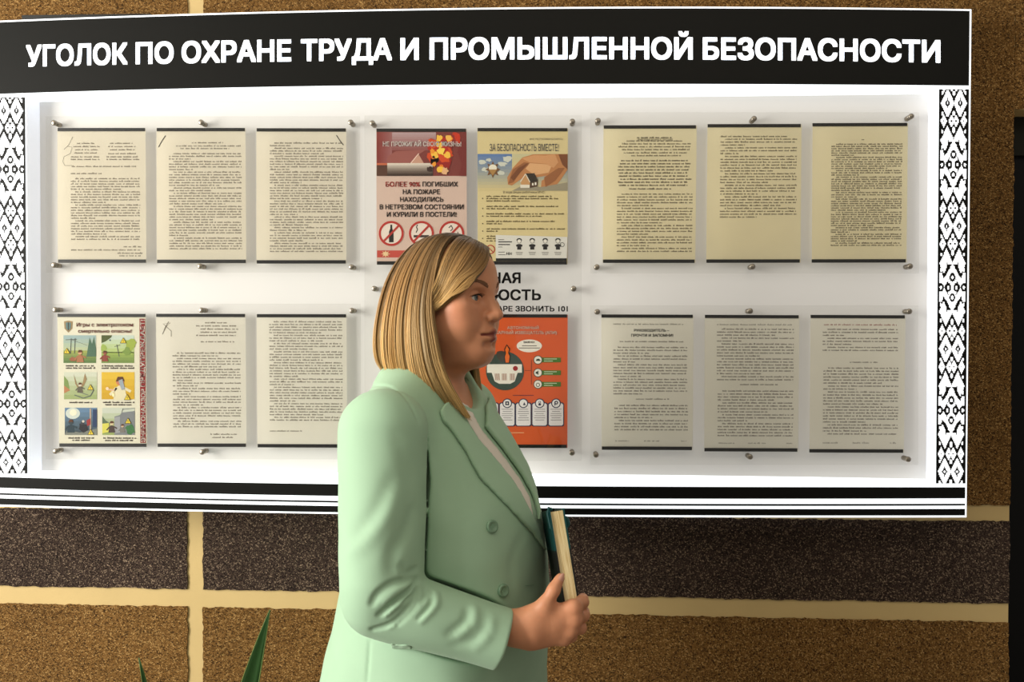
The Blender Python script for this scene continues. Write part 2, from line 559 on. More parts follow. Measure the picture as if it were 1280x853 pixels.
# woven ornament strips
def ornament_bitmap(nc=33, nr=421):
    """True = white cell.  Period 153.6 px, mirror symmetric in both directions"""
    B_ = np.zeros((nr, nc), bool)
    Hh = 493.0; per = 153.6
    for r in range(nr):
        y = 111.5 + (r + 0.5) * Hh / nr
        q = (y - 129.0) % per
        q = min(q, per - q)              # 0 at a pair of big diamonds, 76.8 at the middle of the figure
        for c in range(nc):
            u = (c + 0.5) / nc
            s = min(u, 1 - u)            # 0 edge, .5 middle
            w = False
            if s > 0.07:
                # big diamonds
                d = abs(s - 0.29) / 0.245 + q / 20.0
                if d < 0.93 and q < 16.5:
                    w = True
                    k = abs(s - 0.29) / 0.085 + q / 4.6
                    if 0.42 < k < 1.15: w = False
                    if abs(s - 0.29) < 0.016 and 4 < q < 6.5: w = False
                # row of small diamonds
                for cx in (0.165, 0.425):
                    if abs(s - cx) / 0.112 + abs(q - 22.3) / 8.6 < 1: w = True
                    if abs(s - cx) < 0.02 and abs(q - 22.3) < 0.9: w = False
                # beads
                for cx, cy, rx, ry in ((0.5, 12.6, 0.045, 2.9), (0.115, 13.0, 0.038, 2.2), (0.5, 33.6, 0.045, 3.9), (0.115, 35.4, 0.038, 2.2), (0.115, 55.0, 0.038, 2.2)):
                    if ((s - cx) / rx) ** 2 + ((q - cy) / ry) ** 2 < 1: w = True
                # horned figure: diamond shoulders, crossing limbs
                if 26 < q <= 48 and abs(s - 0.29) < (q - 28) / 18.5 * 0.225 and not (abs(s - 0.5) < (1 - abs(q - 33.6) / 9) * 0.12): w = True
                if 45 < q < 60 and abs(s - 0.21) < (60 - q) / 15 * 0.17: w = True
                limb = 0.5 - (q - 53) * 0.0165
                if 42 < q and abs(s - limb) < 0.105: w = True
                if 57 < q and s < 0.5 - (q - 47) * 0.0165 and s < 0.16 + (q - 60) * 0.004 and q > 59: w = True
                # hook
                if 46 < q < 49 and 0.31 < s < 0.345: w = False
                if 48.5 <= q < 54 and abs(s - (0.335 + (q - 49) * 0.008)) < 0.035: w = False
                if 53 < q < 66 and abs(s - (0.36 - (q - 53) * 0.0135)) < 0.052 * min(1, (66 - q) / 5): w = False
                # inner rings of the figure
                if q > 62 and s > 0.5 - (q - 58) * 0.0125 and s > 0.36: w = True
                for cx, cy in ((0.5, 64.2), (0.365, 76.8), (0.115, 76.8)):
                    k = math.hypot((s - cx) / 0.088, (q - cy) / 5.0)
                    if 0.48 < k < 1.12: w = False
                    if k <= 0.48: w = True
            B_[r, c] = w
    return B_


BMP = ornament_bitmap()


def ornament(xa, xb, y0a, y0b):
    """strip between edges xa(y), xb(y); y0a/y0b = (top, bottom) pixel rows"""
    mb = MB()
    rows = []
    for k in range(9):
        y = y0a + (y0b - y0a) * k / 8
        rows.append([P(xa(y), y, YF - 0.0008), P(xb(y), y, YF - 0.0008)])
    mb.grid(rows, M_BLACK)
    st = mb.build('ornament_strip', board)
    mb = MB(); nr, nc = BMP.shape
    for r in range(nr):
        ya, yb = y0a + (y0b - y0a) * r / nr, y0a + (y0b - y0a) * (r + 1) / nr
        c = 0
        while c < nc:
            if BMP[r, c]:
                e = c
                while e < nc and BMP[r, e]:
                    e += 1
                q = []
                for y, cc in ((yb, c), (yb, e), (ya, e), (ya, c)):
                    q.append(P(xa(y) + (xb(y) - xa(y)) * cc / nc, y, YF - 0.0014))
                mb.face(q, M_LET)
                c = e
            else:
                c += 1
    mb.build('ornament_pattern', st)


ornament(sL0, sL1, 121.8, 592.2)
ornament(sR0, sR1, 111.6, 604.6)

# ------------------------------------------------------------------ sheets behind the acrylic
class Sheet:
    """a sheet of paper hanging behind a pane: corners in photo pixels"""
    def __init__(s, name, label, cat, tl, tr, br, bl, paper, group=None):
        s.c = (tl, tr, br, bl)
        q = P((bl[0] + br[0]) / 2, bl[1], YD)
        s.t = thing(name, label, cat, (q.x, YD, q.z), group)
        s.layer = 0
        mb = MB()
        sh = 1.6   # transparent sleeve shows as a pale rim beside the strips
        f = [P(tl[0] - 0.3, tl[1] + 0.3, YD), P(tr[0] + 0.9, tr[1] + 0.3, YD), P(br[0] + 0.9, br[1] - 0.2, YD), P(bl[0] - 0.3, bl[1] - 0.2, YD)]
        g = [Vector((p.x, YD + 0.0006, p.z)) for p in f]
        mb.face(f[::-1], paper)
        mb.build('sheet', s.t)
        for a, b in ((0.0, 4.0), (1.0, -4.2)):
            l, r = (tl, tr) if a == 0 else (bl, br)
            m2 = MB()
            f = [P(l[0], l[1], YD - 0.0015), P(r[0], r[1], YD - 0.0015), P(r[0], r[1] + b, YD - 0.0015), P(l[0], l[1] + b, YD - 0.0015)]
            g = [Vector((p.x, YD + 0.0016, p.z)) for p in f]
            m2.face(f, M_STRIP); m2.face(g, M_STRIP)
            for i in range(4):
                m2.face([f[i], f[(i + 1) % 4], g[(i + 1) % 4], g[i]], M_STRIP)
            m2.build('clamp_strip', s.t)

    def y(s, k):
        return YD - 0.0003 - 0.00016 * k

    def uv(s, u, v):
        tl, tr, br, bl = s.c
        y0 = (tl[0] + (tr[0] - tl[0]) * u, tl[1] + 4 + (tr[1] - tl[1]) * u)
        y1 = (bl[0] + (br[0] - bl[0]) * u, bl[1] - 4 + (br[1] - bl[1]) * u)
        return (y0[0] + (y1[0] - y0[0]) * v, y0[1] + (y1[1] - y0[1]) * v)


def text_rows(sheet, rows, seed, ink, parent=None, name='printed_text', k=1, cw=1.12, xh=1.55):
    """rows of (u0,u1,v[,weight]) become lines of small print: words made of upright strokes"""
    r = random.Random(seed); mb = MB(); y = sheet.y(k)
    for row in rows:
        u0, u1, v = row[:3]; wt = row[3] if len(row) > 3 else 1.0
        a = sheet.uv(u0, v); b = sheet.uv(u1, v)
        x = a[0]; end = b[0]
        while x < end - 0.6:
            n = r.randint(2, 10)
            for _ in range(n):
                if x > end - 0.5:
                    break
                py = a[1] + (b[1] - a[1]) * (x - a[0]) / max(1e-6, end - a[0])
                h = xh * r.uniform(0.75, 1.1) * (1.35 if r.random() < 0.12 else 1.0)
                w = cw * r.uniform(0.52, 0.80) * wt
                mb.face([P(x, py, y), P(x + w, py, y), P(x + w, py - h, y), P(x, py - h, y)], ink)
                x += cw
            x += cw * r.uniform(0.9, 1.7)
    return mb.build(name, parent or sheet.t)


def paras(v0, v1, pitch, u0, u1, r, indent=0.05, plen=(2, 6), wt=1.0):
    out = []; v = v0; left = 0
    while v <= v1 + 1e-6:
        if left <= 0:
            left = r.randint(*plen); first = True
        a = u0 + (indent if first else 0); b = u1
        left -= 1
        if left == 0:
            b = u0 + (u1 - u0) * r.uniform(0.25, 0.8)
        out.append((a, b, v, wt)); first = False; v += pitch
    return out


GRP = 'printed sheets on the notice board'
S = {}


def doc(key, label, tl, tr, br, bl, paper, rows, ink=None):
    s = Sheet('document', label, 'document', tl, tr, br, bl, paper, GRP)
    text_rows(s, rows, key, ink or M_INKG)
    S[key] = s
    return s


R_ = random.Random(11)
p1 = 0.0205
rows = [(0.22, 0.42, 0.10), (0.18, 0.48, 0.125), (0.2, 0.46, 0.15), (0.19, 0.46, 0.175), (0.15, 0.48, 0.205), (0.15, 0.5, 0.225),
        (0.6, 0.86, 0.10), (0.58, 0.9, 0.125), (0.6, 0.88, 0.15), (0.58, 0.9, 0.18), (0.56, 0.92, 0.205), (0.56, 0.94, 0.225),
        (0.16, 0.9, 0.28), (0.15, 0.5, 0.335)] + paras(0.375, 0.86, p1, 0.15, 0.94, R_) + [(0.75, 0.95, 0.905), (0.15, 0.94, 0.93), (0.68, 0.97, 0.955), (0.7, 0.95, 0.975)]
M_INKD = plain('faded_print', (96, 86, 68), 0.8, 0.1)
d1 = doc(1, 'cream typed sheet with two heading columns, first on the left in the upper row', (72, 160), (181, 160), (182, 328.7), (72.6, 328.7), M_PAPERC, rows)
rows = [(0.4, 0.76, 0.095), (0.22, 0.95, 0.12), (0.27, 0.83, 0.14)] + paras(0.18, 0.93, p1, 0.14, 0.96, R_)
d2 = doc(2, 'cream typed sheet with a slanted staple at its upper left corner, upper row', (195.8, 160), (305.9, 160), (306.9, 329), (196.3, 329), M_PAPERC, rows)
rows = paras(0.095, 0.955, p1, 0.15, 0.97, R_)
d3 = doc(3, 'cream typed sheet with a slanted staple at its upper right corner, upper row', (320.8, 160.3), (432, 160.5), (432, 329.6), (320.8, 329.6), M_PAPERC, rows)
pr = 0.0218
rows = [(0.36, 0.74, 0.075, 1.15)] + [(0.25, 0.86, 0.10), (0.2, 0.95, 0.122), (0.16, 0.95, 0.144), (0.2, 0.93, 0.166), (0.22, 0.9, 0.19), (0.3, 0.84, 0.212)] + \
       [(0.15 + R_.uniform(0, 0.04), 0.96 - R_.uniform(0, 0.05), 0.25 + 0.0235 * i, 1.25) for i in range(9)] + [(0.28, 0.74, 0.465, 1.25)] + paras(0.505, 0.945, pr, 0.15, 0.97, R_)
d6 = doc(6, 'yellowed typed sheet with a block of bold lines, upper row right of the centre posters', (754.7, 156.8), (870, 156.6), (868.2, 328.8), (753.7, 328.8), M_PAPERY, rows, M_INKD)
rows = [(0.14, 0.86, 0.075)] + paras(0.095, 0.69, pr, 0.14, 0.96, R_, plen=(3, 7))
d7 = doc(7, 'yellowed typed sheet whose lower third is blank, upper row', (884.7, 155.2), (1001, 155), (999.7, 328.5), (883.1, 328.7), M_PAPERY, rows, M_INKD)
rows = [(0.52, 0.55, 0.105)] + paras(0.14, 0.91, 0.0165, 0.2, 0.95, R_, plen=(3, 8))
d8 = doc(8, 'yellowed closely printed page with wide margins, upper row at the far right', (1016, 154), (1134, 153.6), (1132.2, 328.3), (1015, 328.5), M_PAPERY, rows, M_INKD)
# lower row
rows = [(0.55, 0.8, 0.05), (0.45, 0.9, 0.075), (0.5, 0.92, 0.1), (0.5, 0.9, 0.125), (0.45, 0.9, 0.15), (0.5, 0.9, 0.2)] + paras(0.29, 0.88, 0.0215, 0.18, 0.95, R_) + [(0.6, 0.9, 0.93), (0.62, 0.86, 0.955)]
d4 = doc(4, 'white typed sheet with scrawled corner and right hand heading, lower row beside the cartoon poster', (195.2, 392.4), (306, 392.6), (307.2, 559), (197, 559), M_PAPERW, rows)
rows = paras(0.04, 0.83, 0.0215, 0.14, 0.96, R_) + [(0.14, 0.5, 0.9)]
d5 = doc(5, 'white typed sheet without a heading, lower row just left of the woman', (321, 392.8), (432.3, 393), (433, 560), (322, 559.6), M_PAPERW, rows)
rows = [(0.13, 0.9, 0.055, 0.8), (0.2, 0.9, 0.19)] + paras(0.235, 0.6, 0.0225, 0.13, 0.94, R_, plen=(3, 6)) + [(0.38, 0.75, 0.635)] + paras(0.685, 0.89, 0.0235, 0.14, 0.95, R_, plen=(3, 5)) + [(0.15, 0.3, 0.96, 0.7), (0.47, 0.64, 0.96, 0.7), (0.88, 0.94, 0.96, 0.7)]
d9 = doc(9, 'pale sheet with a bold two-line title for managers, lower row right of the woman', (751.8, 393.2), (866, 393.6), (865, 563), (752.3, 562.6), M_PAPERG, rows)
rows = [(0.13, 0.93, 0.055, 0.7)] + paras(0.09, 0.48, 0.0228, 0.13, 0.95, R_) + [(0.38, 0.78, 0.515)] + paras(0.565, 0.91, 0.0228, 0.14, 0.95, R_, plen=(3, 7)) + [(0.15, 0.32, 0.965, 0.7), (0.47, 0.66, 0.965, 0.7), (0.88, 0.95, 0.965, 0.7)]
d10 = doc(10, 'pale typed sheet with one centred subheading, lower row, middle of the right hand group', (881.2, 393.7), (998.4, 394.2), (996.8, 565), (880.6, 564.6), M_PAPERG, rows)
rows = paras(0.09, 0.27, 0.0228, 0.13, 0.93, R_) + [(0.42, 0.72, 0.34)] + paras(0.385, 0.9, 0.0228, 0.14, 0.94, R_) + [(0.14, 0.32, 0.955, 0.7), (0.46, 0.64, 0.955, 0.7), (0.86, 0.93, 0.955, 0.7)]
d11 = doc(11, 'pale typed sheet under a thin red running head, lower row at the far right', (1013.6, 393.8), (1131, 394.3), (1129, 566.4), (1012, 566), M_PAPERG, rows)
text_rows(d11, [(0.14, 0.92, 0.055, 0.8)], 77, col((150, 60, 50)), name='red_running_head')


# titles one can read, staples and pen strokes
def add_text(sheet, lines, name='title_text', k=2):
    mb = MB()
    for s, x0, x1, yt, yb, m, bold in lines:
        text_into(mb, s, x0, x1, yt, yb, sheet.y(k), m, bold)
    return mb.build(name, sheet.t)


add_text(d9, [('РУКОВОДИТЕЛЬ –', 792.5, 836.5, 411.5, 414.8, M_INK, 0.03), ('ПРОЧТИ И ЗАПОМНИ!', 789, 841.5, 417.6, 421.2, M_INK, 0.03)])
add_text(d6, [('ИНФОРМАЦИОННОЕ ПИСЬМО', 797, 841, 173.3, 175.8, M_INK, 0.0)])


def stroke(sheet, pts, w, m, name, k=3):
    mb = MB(); y = sheet.y(k)
    n = len(pts)
    L_, R2 = [], []
    for i in range(n):
        a = pts[max(0, i - 1)]; b = pts[min(n - 1, i + 1)]
        dx, dy = b[0] - a[0], b[1] - a[1]; q = math.hypot(dx, dy) or 1
        L_.append(P(pts[i][0] - dy / q * w / 2, pts[i][1] + dx / q * w / 2, y)); R2.append(P(pts[i][0] + dy / q * w / 2, pts[i][1] - dx / q * w / 2, y))
    mb.grid([L_, R2], m)
    return mb.build(name, sheet.t)


stroke(d2, [(198.2, 184), (202, 177), (207, 169.5)], 1.0, M_INK, 'staple')
stroke(d3, [(420.5, 169), (425, 176), (429.3, 181.5)], 1.0, M_INK, 'staple')
stroke(d1, [(91, 171), (86, 181), (80, 187), (84, 183), (90, 184), (88, 192), (80, 196), (78.5, 202), (81, 207), (90, 207)], 0.5, M_INKG, 'pen_signature')
stroke(d4, [(211, 402), (206, 410), (203, 418), (208, 408), (213, 404), (204, 405), (214, 414), (214, 421)], 0.7, M_INKG, 'pen_signature')


# ------------------------------------------------------------------ posters
class Print:
    def __init__(s, sheet):
        s.s = sheet; s.mb = MB(); s.k = 1

    def poly(s, pts, rgb, k=None):
        s.mb.face([P(x, y, s.s.y(k or s.k)) for x, y in pts][::-1], col(rgb))

    def rect(s, x0, y0, x1, y1, rgb, k=None):
        s.poly([(x0, y0), (x1, y0), (x1, y1), (x0, y1)], rgb, k)

    def disc(s, x, y, rx, ry, rgb, k=None, n=28):
        s.poly([(x + rx * math.cos(2 * PI * i / n), y + ry * math.sin(2 * PI * i / n)) for i in range(n)], rgb, k)

    def ring(s, x, y, r0, r1, rgb, k=None, n=36):
        yy = s.s.y(k or s.k)
        s.mb.grid([[P(x + r * math.cos(2 * PI * i / n), y + r * math.sin(2 * PI * i / n), yy) for i in range(n + 1)] for r in (r0, r1)], col(rgb))

    def blob(s, x, y, r, rgb, k, seed, n=13, sq=1.0):
        q = random.Random(seed)
        s.poly([(x + r * q.uniform(0.6, 1.15) * math.cos(2 * PI * i / n), y + sq * r * q.uniform(0.6, 1.15) * math.sin(2 * PI * i / n)) for i in range(n)], rgb, k)

    def line(s, pts, w, rgb, k):
        for a, b in zip(pts[:-1], pts[1:]):
            dx, dy = b[0] - a[0], b[1] - a[1]; q = math.hypot(dx, dy) or 1
            ox, oy = -dy / q * w / 2, dx / q * w / 2
            s.poly([(a[0] + ox, a[1] + oy), (b[0] + ox, b[1] + oy), (b[0] - ox, b[1] - oy), (a[0] - ox, a[1] - oy)], rgb, k)

    def fade(s, x0, y0, x1, y1, c0, c1, n, k, vertical=True):
        for i in range(n):
            t = i / (n - 1); c = [int(a + (b - a) * t) for a, b in zip(c0, c1)]
            if vertical:
                s.rect(x0, y0 + (y1 - y0) * i / n, x1, y0 + (y1 - y0) * (i + 1) / n, c, k)
            else:
                s.rect(x0 + (x1 - x0) * i / n, y0, x0 + (x1 - x0) * (i + 1) / n, y1, c, k)

    def text(s, t, x0, x1, yt, yb, rgb, bold=0.02, k=6, rot90=False):
        text_into(s.mb, t, x0, x1, yt, yb, s.s.y(k), col(rgb), bold, rot90=rot90)

    def done(s, name):
        o = s.mb.build(name, s.s.t); s.mb = MB(); return o


PG = 'safety posters on the notice board'
# --- fire poster
s = Sheet('poster', 'red topped fire poster with burning cigarette picture and three crossed-out circles', 'poster', (470.6, 160.7), (582.3, 160.9), (582.8, 331), (471.2, 331), col((206, 180, 166)), PG)
p = Print(s)
X0, X1 = 470.8, 583
p.rect(X0, 164.6, X1, 220, (122, 56, 50), 1)
p.fade(X0, 165.5, 545, 188, (176, 150, 152), (140, 84, 80), 8, 2)
p.fade(X0, 165, 490, 204, (128, 52, 46), (150, 96, 94), 7, 3, vertical=False)
p.poly([(495, 189), (532, 187.5), (522, 194), (512, 204), (484, 204), (484, 196)], (150, 88, 80), 4)
p.poly([(513.5, 204.5), (523.5, 193.5), (530, 204.5)], (196, 150, 128), 5)
p.line([(513.5, 204), (523.5, 192)], 1.1, (236, 206, 188), 6)
p.fade(X0, 204, 541, 220, (216, 206, 192), (58, 42, 34), 8, 6)
p.rect(X0, 204, 484, 206.5, (196, 104, 70), 7)
p.rect(X0, 206.5, 484, 220, (84, 54, 40), 7)
rr = random.Random(3)
for i in range(16):
    a = rr.uniform(0, 6.28); d = rr.uniform(0, 1)
    p.blob(556 + 20 * d * math.cos(a), 190 + 20 * d * math.sin(a), rr.uniform(6, 10), rr.choice([(176, 40, 26), (196, 52, 24), (150, 32, 26), (206, 74, 30)]), 7 + i % 3, i)
p.blob(563, 176, 9, (140, 40, 36), 10, 60)
for i in range(11):
    p.blob(rr.uniform(540, 572), rr.uniform(170, 214), rr.uniform(2.2, 5), rr.choice([(232, 150, 44), (240, 190, 70), (226, 118, 36)]), 11 + i % 3, i + 30)
p.blob(551, 189, 5.5, (244, 208, 84), 14, 71); p.blob(561, 172, 4.5, (236, 186, 84), 14, 72); p.blob(537, 212, 4, (60, 40, 34), 14, 73); p.blob(556, 214, 5, (226, 176, 130), 14, 74)
p.poly([(574, 165), (583, 165), (583, 220), (574, 220), (577, 205), (572, 190), (576, 176)], (116, 44, 40), 14)
p.done('printed_picture')
W_ = (240, 232, 226)
p.text('НЕ ПРОЖИГАЙ СВОЮ ЖИЗНЬ!', 478.5, 576.5, 177, 183, W_, 0.02, 16)
p.done('title_text')
RD, BK = (176, 52, 44), (42, 30, 30)
p.text('БОЛЕЕ 90%', 482, 525, 227.3, 233.5, RD); p.text('ПОГИБШИХ', 528, 572.3, 227.2, 233.4, BK)
p.text('НА ПОЖАРЕ', 503.5, 550, 236.8, 243, BK); p.text('НАХОДИЛИСЬ', 500, 554, 246.3, 252.4, BK)
p.text('В НЕТРЕЗВОМ СОСТОЯНИИ', 474.5, 579.5, 255.6, 261.8, BK); p.text('И КУРИЛИ В ПОСТЕЛИ!', 483.5, 570.6, 265, 271.2, BK)
p.done('printed_text')
for i, x in enumerate((489, 526.7, 564.6)):
    p.disc(x, 292, 16.2, 15.6, (232, 206, 196), 1); p.disc(x, 292, 13.5, 13, (226, 212, 200), 2)
    if i == 0:
        p.poly([(488, 281), (490.2, 281), (490.4, 286), (492, 290), (492, 303), (486.2, 303), (486.2, 290), (487.8, 286)], (34, 30, 26), 3)
    elif i == 1:
        p.line([(520, 291), (522, 287), (520.5, 284), (522, 281)], 1.2, (40, 32, 30), 3); p.rect(517, 294, 536, 297, (60, 50, 46), 3)
    else:
        p.line([(561, 285), (564, 282), (566, 286), (563, 289)], 1.2, (70, 62, 56), 3); p.line([(556, 297), (573, 297)], 2, (60, 50, 46), 3); p.line([(572, 290), (574, 296)], 1, (70, 62, 56), 3)
    p.ring(x, 292, 12.9, 15.7, RD, 4); p.line([(x + 9.6, 282), (x - 9.6, 302)], 2.6, RD, 5)
p.rect(X0 + 0.5, 313.2, X1, 322, (186, 74, 62), 1)
p.poly([(482 + (6 if i % 2 == 0 else 2.6) * math.cos(PI * i / 8), 317.6 + (4.6 if i % 2 == 0 else 2.2) * math.sin(PI * i / 8)) for i in range(16)], (226, 196, 150), 3)
p.done('warning_signs')
# --- safety together poster
s = Sheet('poster', 'cream safety poster with hands sheltering a little house', 'poster', (597, 160), (709, 160.2), (708.5, 330.8), (597.6, 330.8), col((212, 196, 146)), PG)
p = Print(s)
p.fade(597, 192.5, 709.5, 239, (96, 124, 170), (206, 190, 140), 12, 1)
p.fade(640, 192.5, 709.5, 212, (196, 190, 150), (206, 190, 140), 4, 2)
for i, (x, y, r) in enumerate(((603, 203, 5), (611, 200, 4), (628, 205, 6), (607, 212, 5), (634, 199, 7), (626, 216, 5))):
    p.blob(x, y, r, (204, 206, 192), 3, i, sq=0.6)
SK = [(150, 96, 58), (186, 128, 80), (206, 152, 104), (120, 72, 42), (216, 168, 120)]
p.poly([(635, 231), (634, 222), (641, 210), (653, 197), (666, 193), (700, 192.6), (709.5, 192.6), (709.5, 212), (700, 226), (690, 238), (676, 236), (677, 226), (690, 219), (668, 222), (654, 222), (640, 232)], SK[1], 4)
p.poly([(635, 230), (641, 212), (655, 203), (663, 204), (650, 216), (642, 228)], SK[0], 5)
p.poly([(638, 222), (648, 210), (660, 204), (652, 214), (642, 226)], SK[3], 6)
p.poly([(652, 198), (668, 194), (690, 195), (684, 205), (662, 203)], SK[2], 5)
p.poly([(662, 204), (690, 206), (686, 216), (668, 219), (657, 211)], SK[4], 6)
p.poly([(683, 194), (694, 193), (698, 203), (692, 210), (684, 206)], SK[2], 7)
p.poly([(698, 193), (709.5, 193), (709.5, 212), (703, 206)], SK[3], 7)
p.poly([(680, 222), (698, 210), (706, 210), (694, 226), (682, 234)], SK[0], 7)
p.poly([(640, 238.5), (655, 231), (676, 234), (709.5, 228), (709.5, 238.5)], (150, 142, 120), 5)
p.poly([(657, 217), (668, 216.5), (672.5, 226), (662.5, 229)], (54, 46, 36), 9)
p.poly([(651, 228), (656.5, 218.5), (662.5, 228.5), (662, 234), (652, 234)], (196, 150, 100), 9)
p.line([(650.5, 227.5), (656.8, 217.5), (662.5, 228)], 1, (232, 220, 200), 10)
p.poly([(662.5, 229), (672, 226.5), (671.5, 233), (662.5, 235)], (86, 62, 44), 9)
p.rect(665, 229, 667, 232, (232, 228, 214), 10); p.rect(668.5, 228, 670.5, 231.5, (232, 228, 214), 10)
p.rect(650.5, 231, 662, 235, (226, 220, 204), 10)
p.poly([(616 + (9.5 if i % 2 == 0 else 5.6) * math.cos(PI * i / 8), 212 + (10.5 if i % 2 == 0 else 6.0) * math.sin(PI * i / 8)) for i in range(16)], (120, 84, 52), 6)
p.disc(616, 210, 5, 4.4, (232, 226, 206), 7); p.poly([(611, 212), (621, 212), (616, 220)], (170, 130, 74), 8)
p.done('printed_picture')
DB = (52, 54, 66)
p.text('МЧС РЕСПУБЛИКИ БЕЛАРУСЬ', 662, 703.5, 172.8, 175, (90, 84, 74), 0.0)
p.text('ЗА БЕЗОПАСНОСТЬ ВМЕСТЕ!', 612, 698.2, 180, 188.8, DB, 0.0)
p.done('title_text')
p.text('В ходе акции работники МЧС:', 629, 681, 238.9, 241.6, BK, 0.0)
p.done('printed_text')
lines = []
for y0, n, ends in ((245.6, 3, (0.83, 0.9, 0.47)), (258.2, 2, (0.9, 0.47)), (267.6, 2, (0.97, 0.72)), (277, 2, (0.86, 0.27)), (286.4, 2, (0.98, 0.24)), (295.6, 3, (0.4, 0.4, 0.4))):
    for i in range(n):
        lines.append((0.095, ends[i], (y0 + 2.9 * i + 0.8 - 164) / 163.0, 1.1))
    p.disc(603.3, y0 + 2.6, 0.75, 0.75, BK, 2, 10)
p.done('bullet_points')
text_rows(s, lines, 5, col((96, 84, 52)), name='printed_paragraphs', k=2, xh=1.5)
p.ring(613, 312, 4.6, 5.8, RD, 2); p.line([(609.5, 308.5), (616.5, 315.5)], 1, RD, 3)
p.done('small_sign')
# leaflet tucked in front of that poster
lf = thing('leaflet', 'small white leaflet showing four little men, over the lower corner of the hands poster', 'leaflet', tuple(P(664, 327, s.y(8))), None)
class _L:
    t = lf
    @staticmethod
    def y(k): return YD - 0.0019 - 0.00014 * k
m2 = MB(); m2.face([P(619.6, 293.8, _L.y(0)), P(619.8, 323.4, _L.y(0)), P(708.6, 323.4, _L.y(0)), P(709.2, 296.4, _L.y(0))], col((216, 214, 206))); m2.build('sheet', lf)
p = Print(_L)
p.rect(619.8, 323.0, 708.3, 326.4, (24, 24, 22), 1)
for i, x in enumerate((649, 665.3, 681.5, 697.4)):
    p.poly([(x - 3.8, 300.6), (x - 2.4, 298.4), (x, 297.8), (x + 2.4, 298.4), (x + 3.8, 300.6)], (36, 34, 34), 1)
    p.disc(x, 301.6, 2.6, 2.7, (228, 224, 214), 2, 12); p.ring(x, 301.6, 2.3, 2.8, (60, 58, 56), 3, 14)
    p.poly([(x - 4.2, 306.4), (x - 1.4, 305.2), (x + 1.4, 305.2), (x + 4.2, 306.4), (x + 3.4, 308.8), (x + 2.4, 308.3), (x + 2.6, 312.2), (x - 2.6, 312.2), (x - 2.4, 308.3), (x - 3.4, 308.8)], (38, 36, 36), 2)
    p.rect(x - 4.4, 315.2, x + 4.4, 315.9, (120, 116, 110), 2); p.rect(x - 4, 316.8, x + 4, 317.5, (120, 116, 110), 2); p.rect(x - 3.4, 318.4, x + 3.4, 319.0, (140, 136, 130), 2)
p.ring(702.8, 306, 2.2, 2.9, (60, 58, 56), 3, 16)
for a, b, y in ((622.8, 630, 299.4), (622.8, 640, 301.8), (622.8, 637.5, 305.2), (622.8, 628, 308.6), (622.8, 631, 315), (622.8, 632, 318.2)):
    p.rect(a, y, b, y + (1.3 if b > 636 else 0.7), (64, 62, 60), 2)
p.text('101', 633, 639.5, 315.4, 318.8, (36, 34, 34), 0.03, 3)
p.done('printed_picture')
# --- cartoon poster
s = Sheet('poster', 'pale poster of six cartoon pictures about electric shock with a red side band', 'poster', (72, 392.4), (181.2, 392.6), (182.6, 559), (74.2, 558.8), col((212, 208, 188)), PG)
p = Print(s)
MR = (120, 44, 40)
p.text('Игры с электротоком', 95.5, 166.3, 403.6, 408.4, MR, 0.015); p.text('смертельно опасны!', 97.5, 164.5, 411.8, 416.2, MR, 0.015)
p.done('title_text')
p.poly([(174.3, 398.5), (181.3, 398.5), (182.4, 554), (175.4, 554)], (128, 30, 30), 1)
p.text('ЭНЕРГОНАДЗОР', 553, 486.5, 176.2, 181.6, (232, 226, 214), 0.02, 2, rot90=True)
p.text('ПРЕДУПРЕЖДАЕТ!', 483.5, 399.8, 175.4, 180.8, (232, 226, 214), 0.02, 2, rot90=True)
p.done('side_band')
p.poly([(80, 402), (85.4, 401), (90.8, 402), (90.2, 411), (85.4, 416), (80.6, 411)], (150, 126, 88), 1)
p.poly([(82, 403.6), (85.4, 403), (88.8, 403.6), (88.4, 410.6), (85.4, 413.6), (82.4, 410.6)], (96, 122, 122), 2)
p.line([(85.4, 403), (85.4, 413)], 1.2, (60, 60, 50), 3)
p.done('shield_emblem')


def warn(x, y, r=4.2, k=9):
    p.poly([(x, y - r), (x + r, y + r * 0.8), (x - r, y + r * 0.8)], (96, 84, 30), k)
    p.poly([(x, y - r * 0.72), (x + r * 0.74, y + r * 0.62), (x - r * 0.74, y + r * 0.62)], (226, 200, 60), k + 1)
    p.line([(x, y - r * 0.25), (x, y + r * 0.4)], 0.7, (40, 36, 20), k + 2)


def figure(x, y, h, body, head, k=6, seed=0):
    """a plain little person: body, arms, head"""
    p.poly([(x - 0.28 * h, y), (x - 0.2 * h, y - 0.5 * h), (x, y - 0.62 * h), (x + 0.2 * h, y - 0.5 * h), (x + 0.3 * h, y)], body, k)
    p.line([(x - 0.15 * h, y - 0.5 * h), (x - 0.42 * h, y - 0.2 * h)], 0.11 * h, body, k)
    p.line([(x + 0.15 * h, y - 0.5 * h), (x + 0.45 * h, y - 0.34 * h)], 0.11 * h, body, k)
    p.disc(x, y - 0.76 * h, 0.17 * h, 0.17 * h, head, k + 1, 14)
    p.poly([(x - 0.18 * h, y - 0.76 * h), (x - 0.1 * h, y - 0.96 * h), (x + 0.12 * h, y - 0.96 * h), (x + 0.19 * h, y - 0.78 * h)], (90, 54, 34), k + 2)


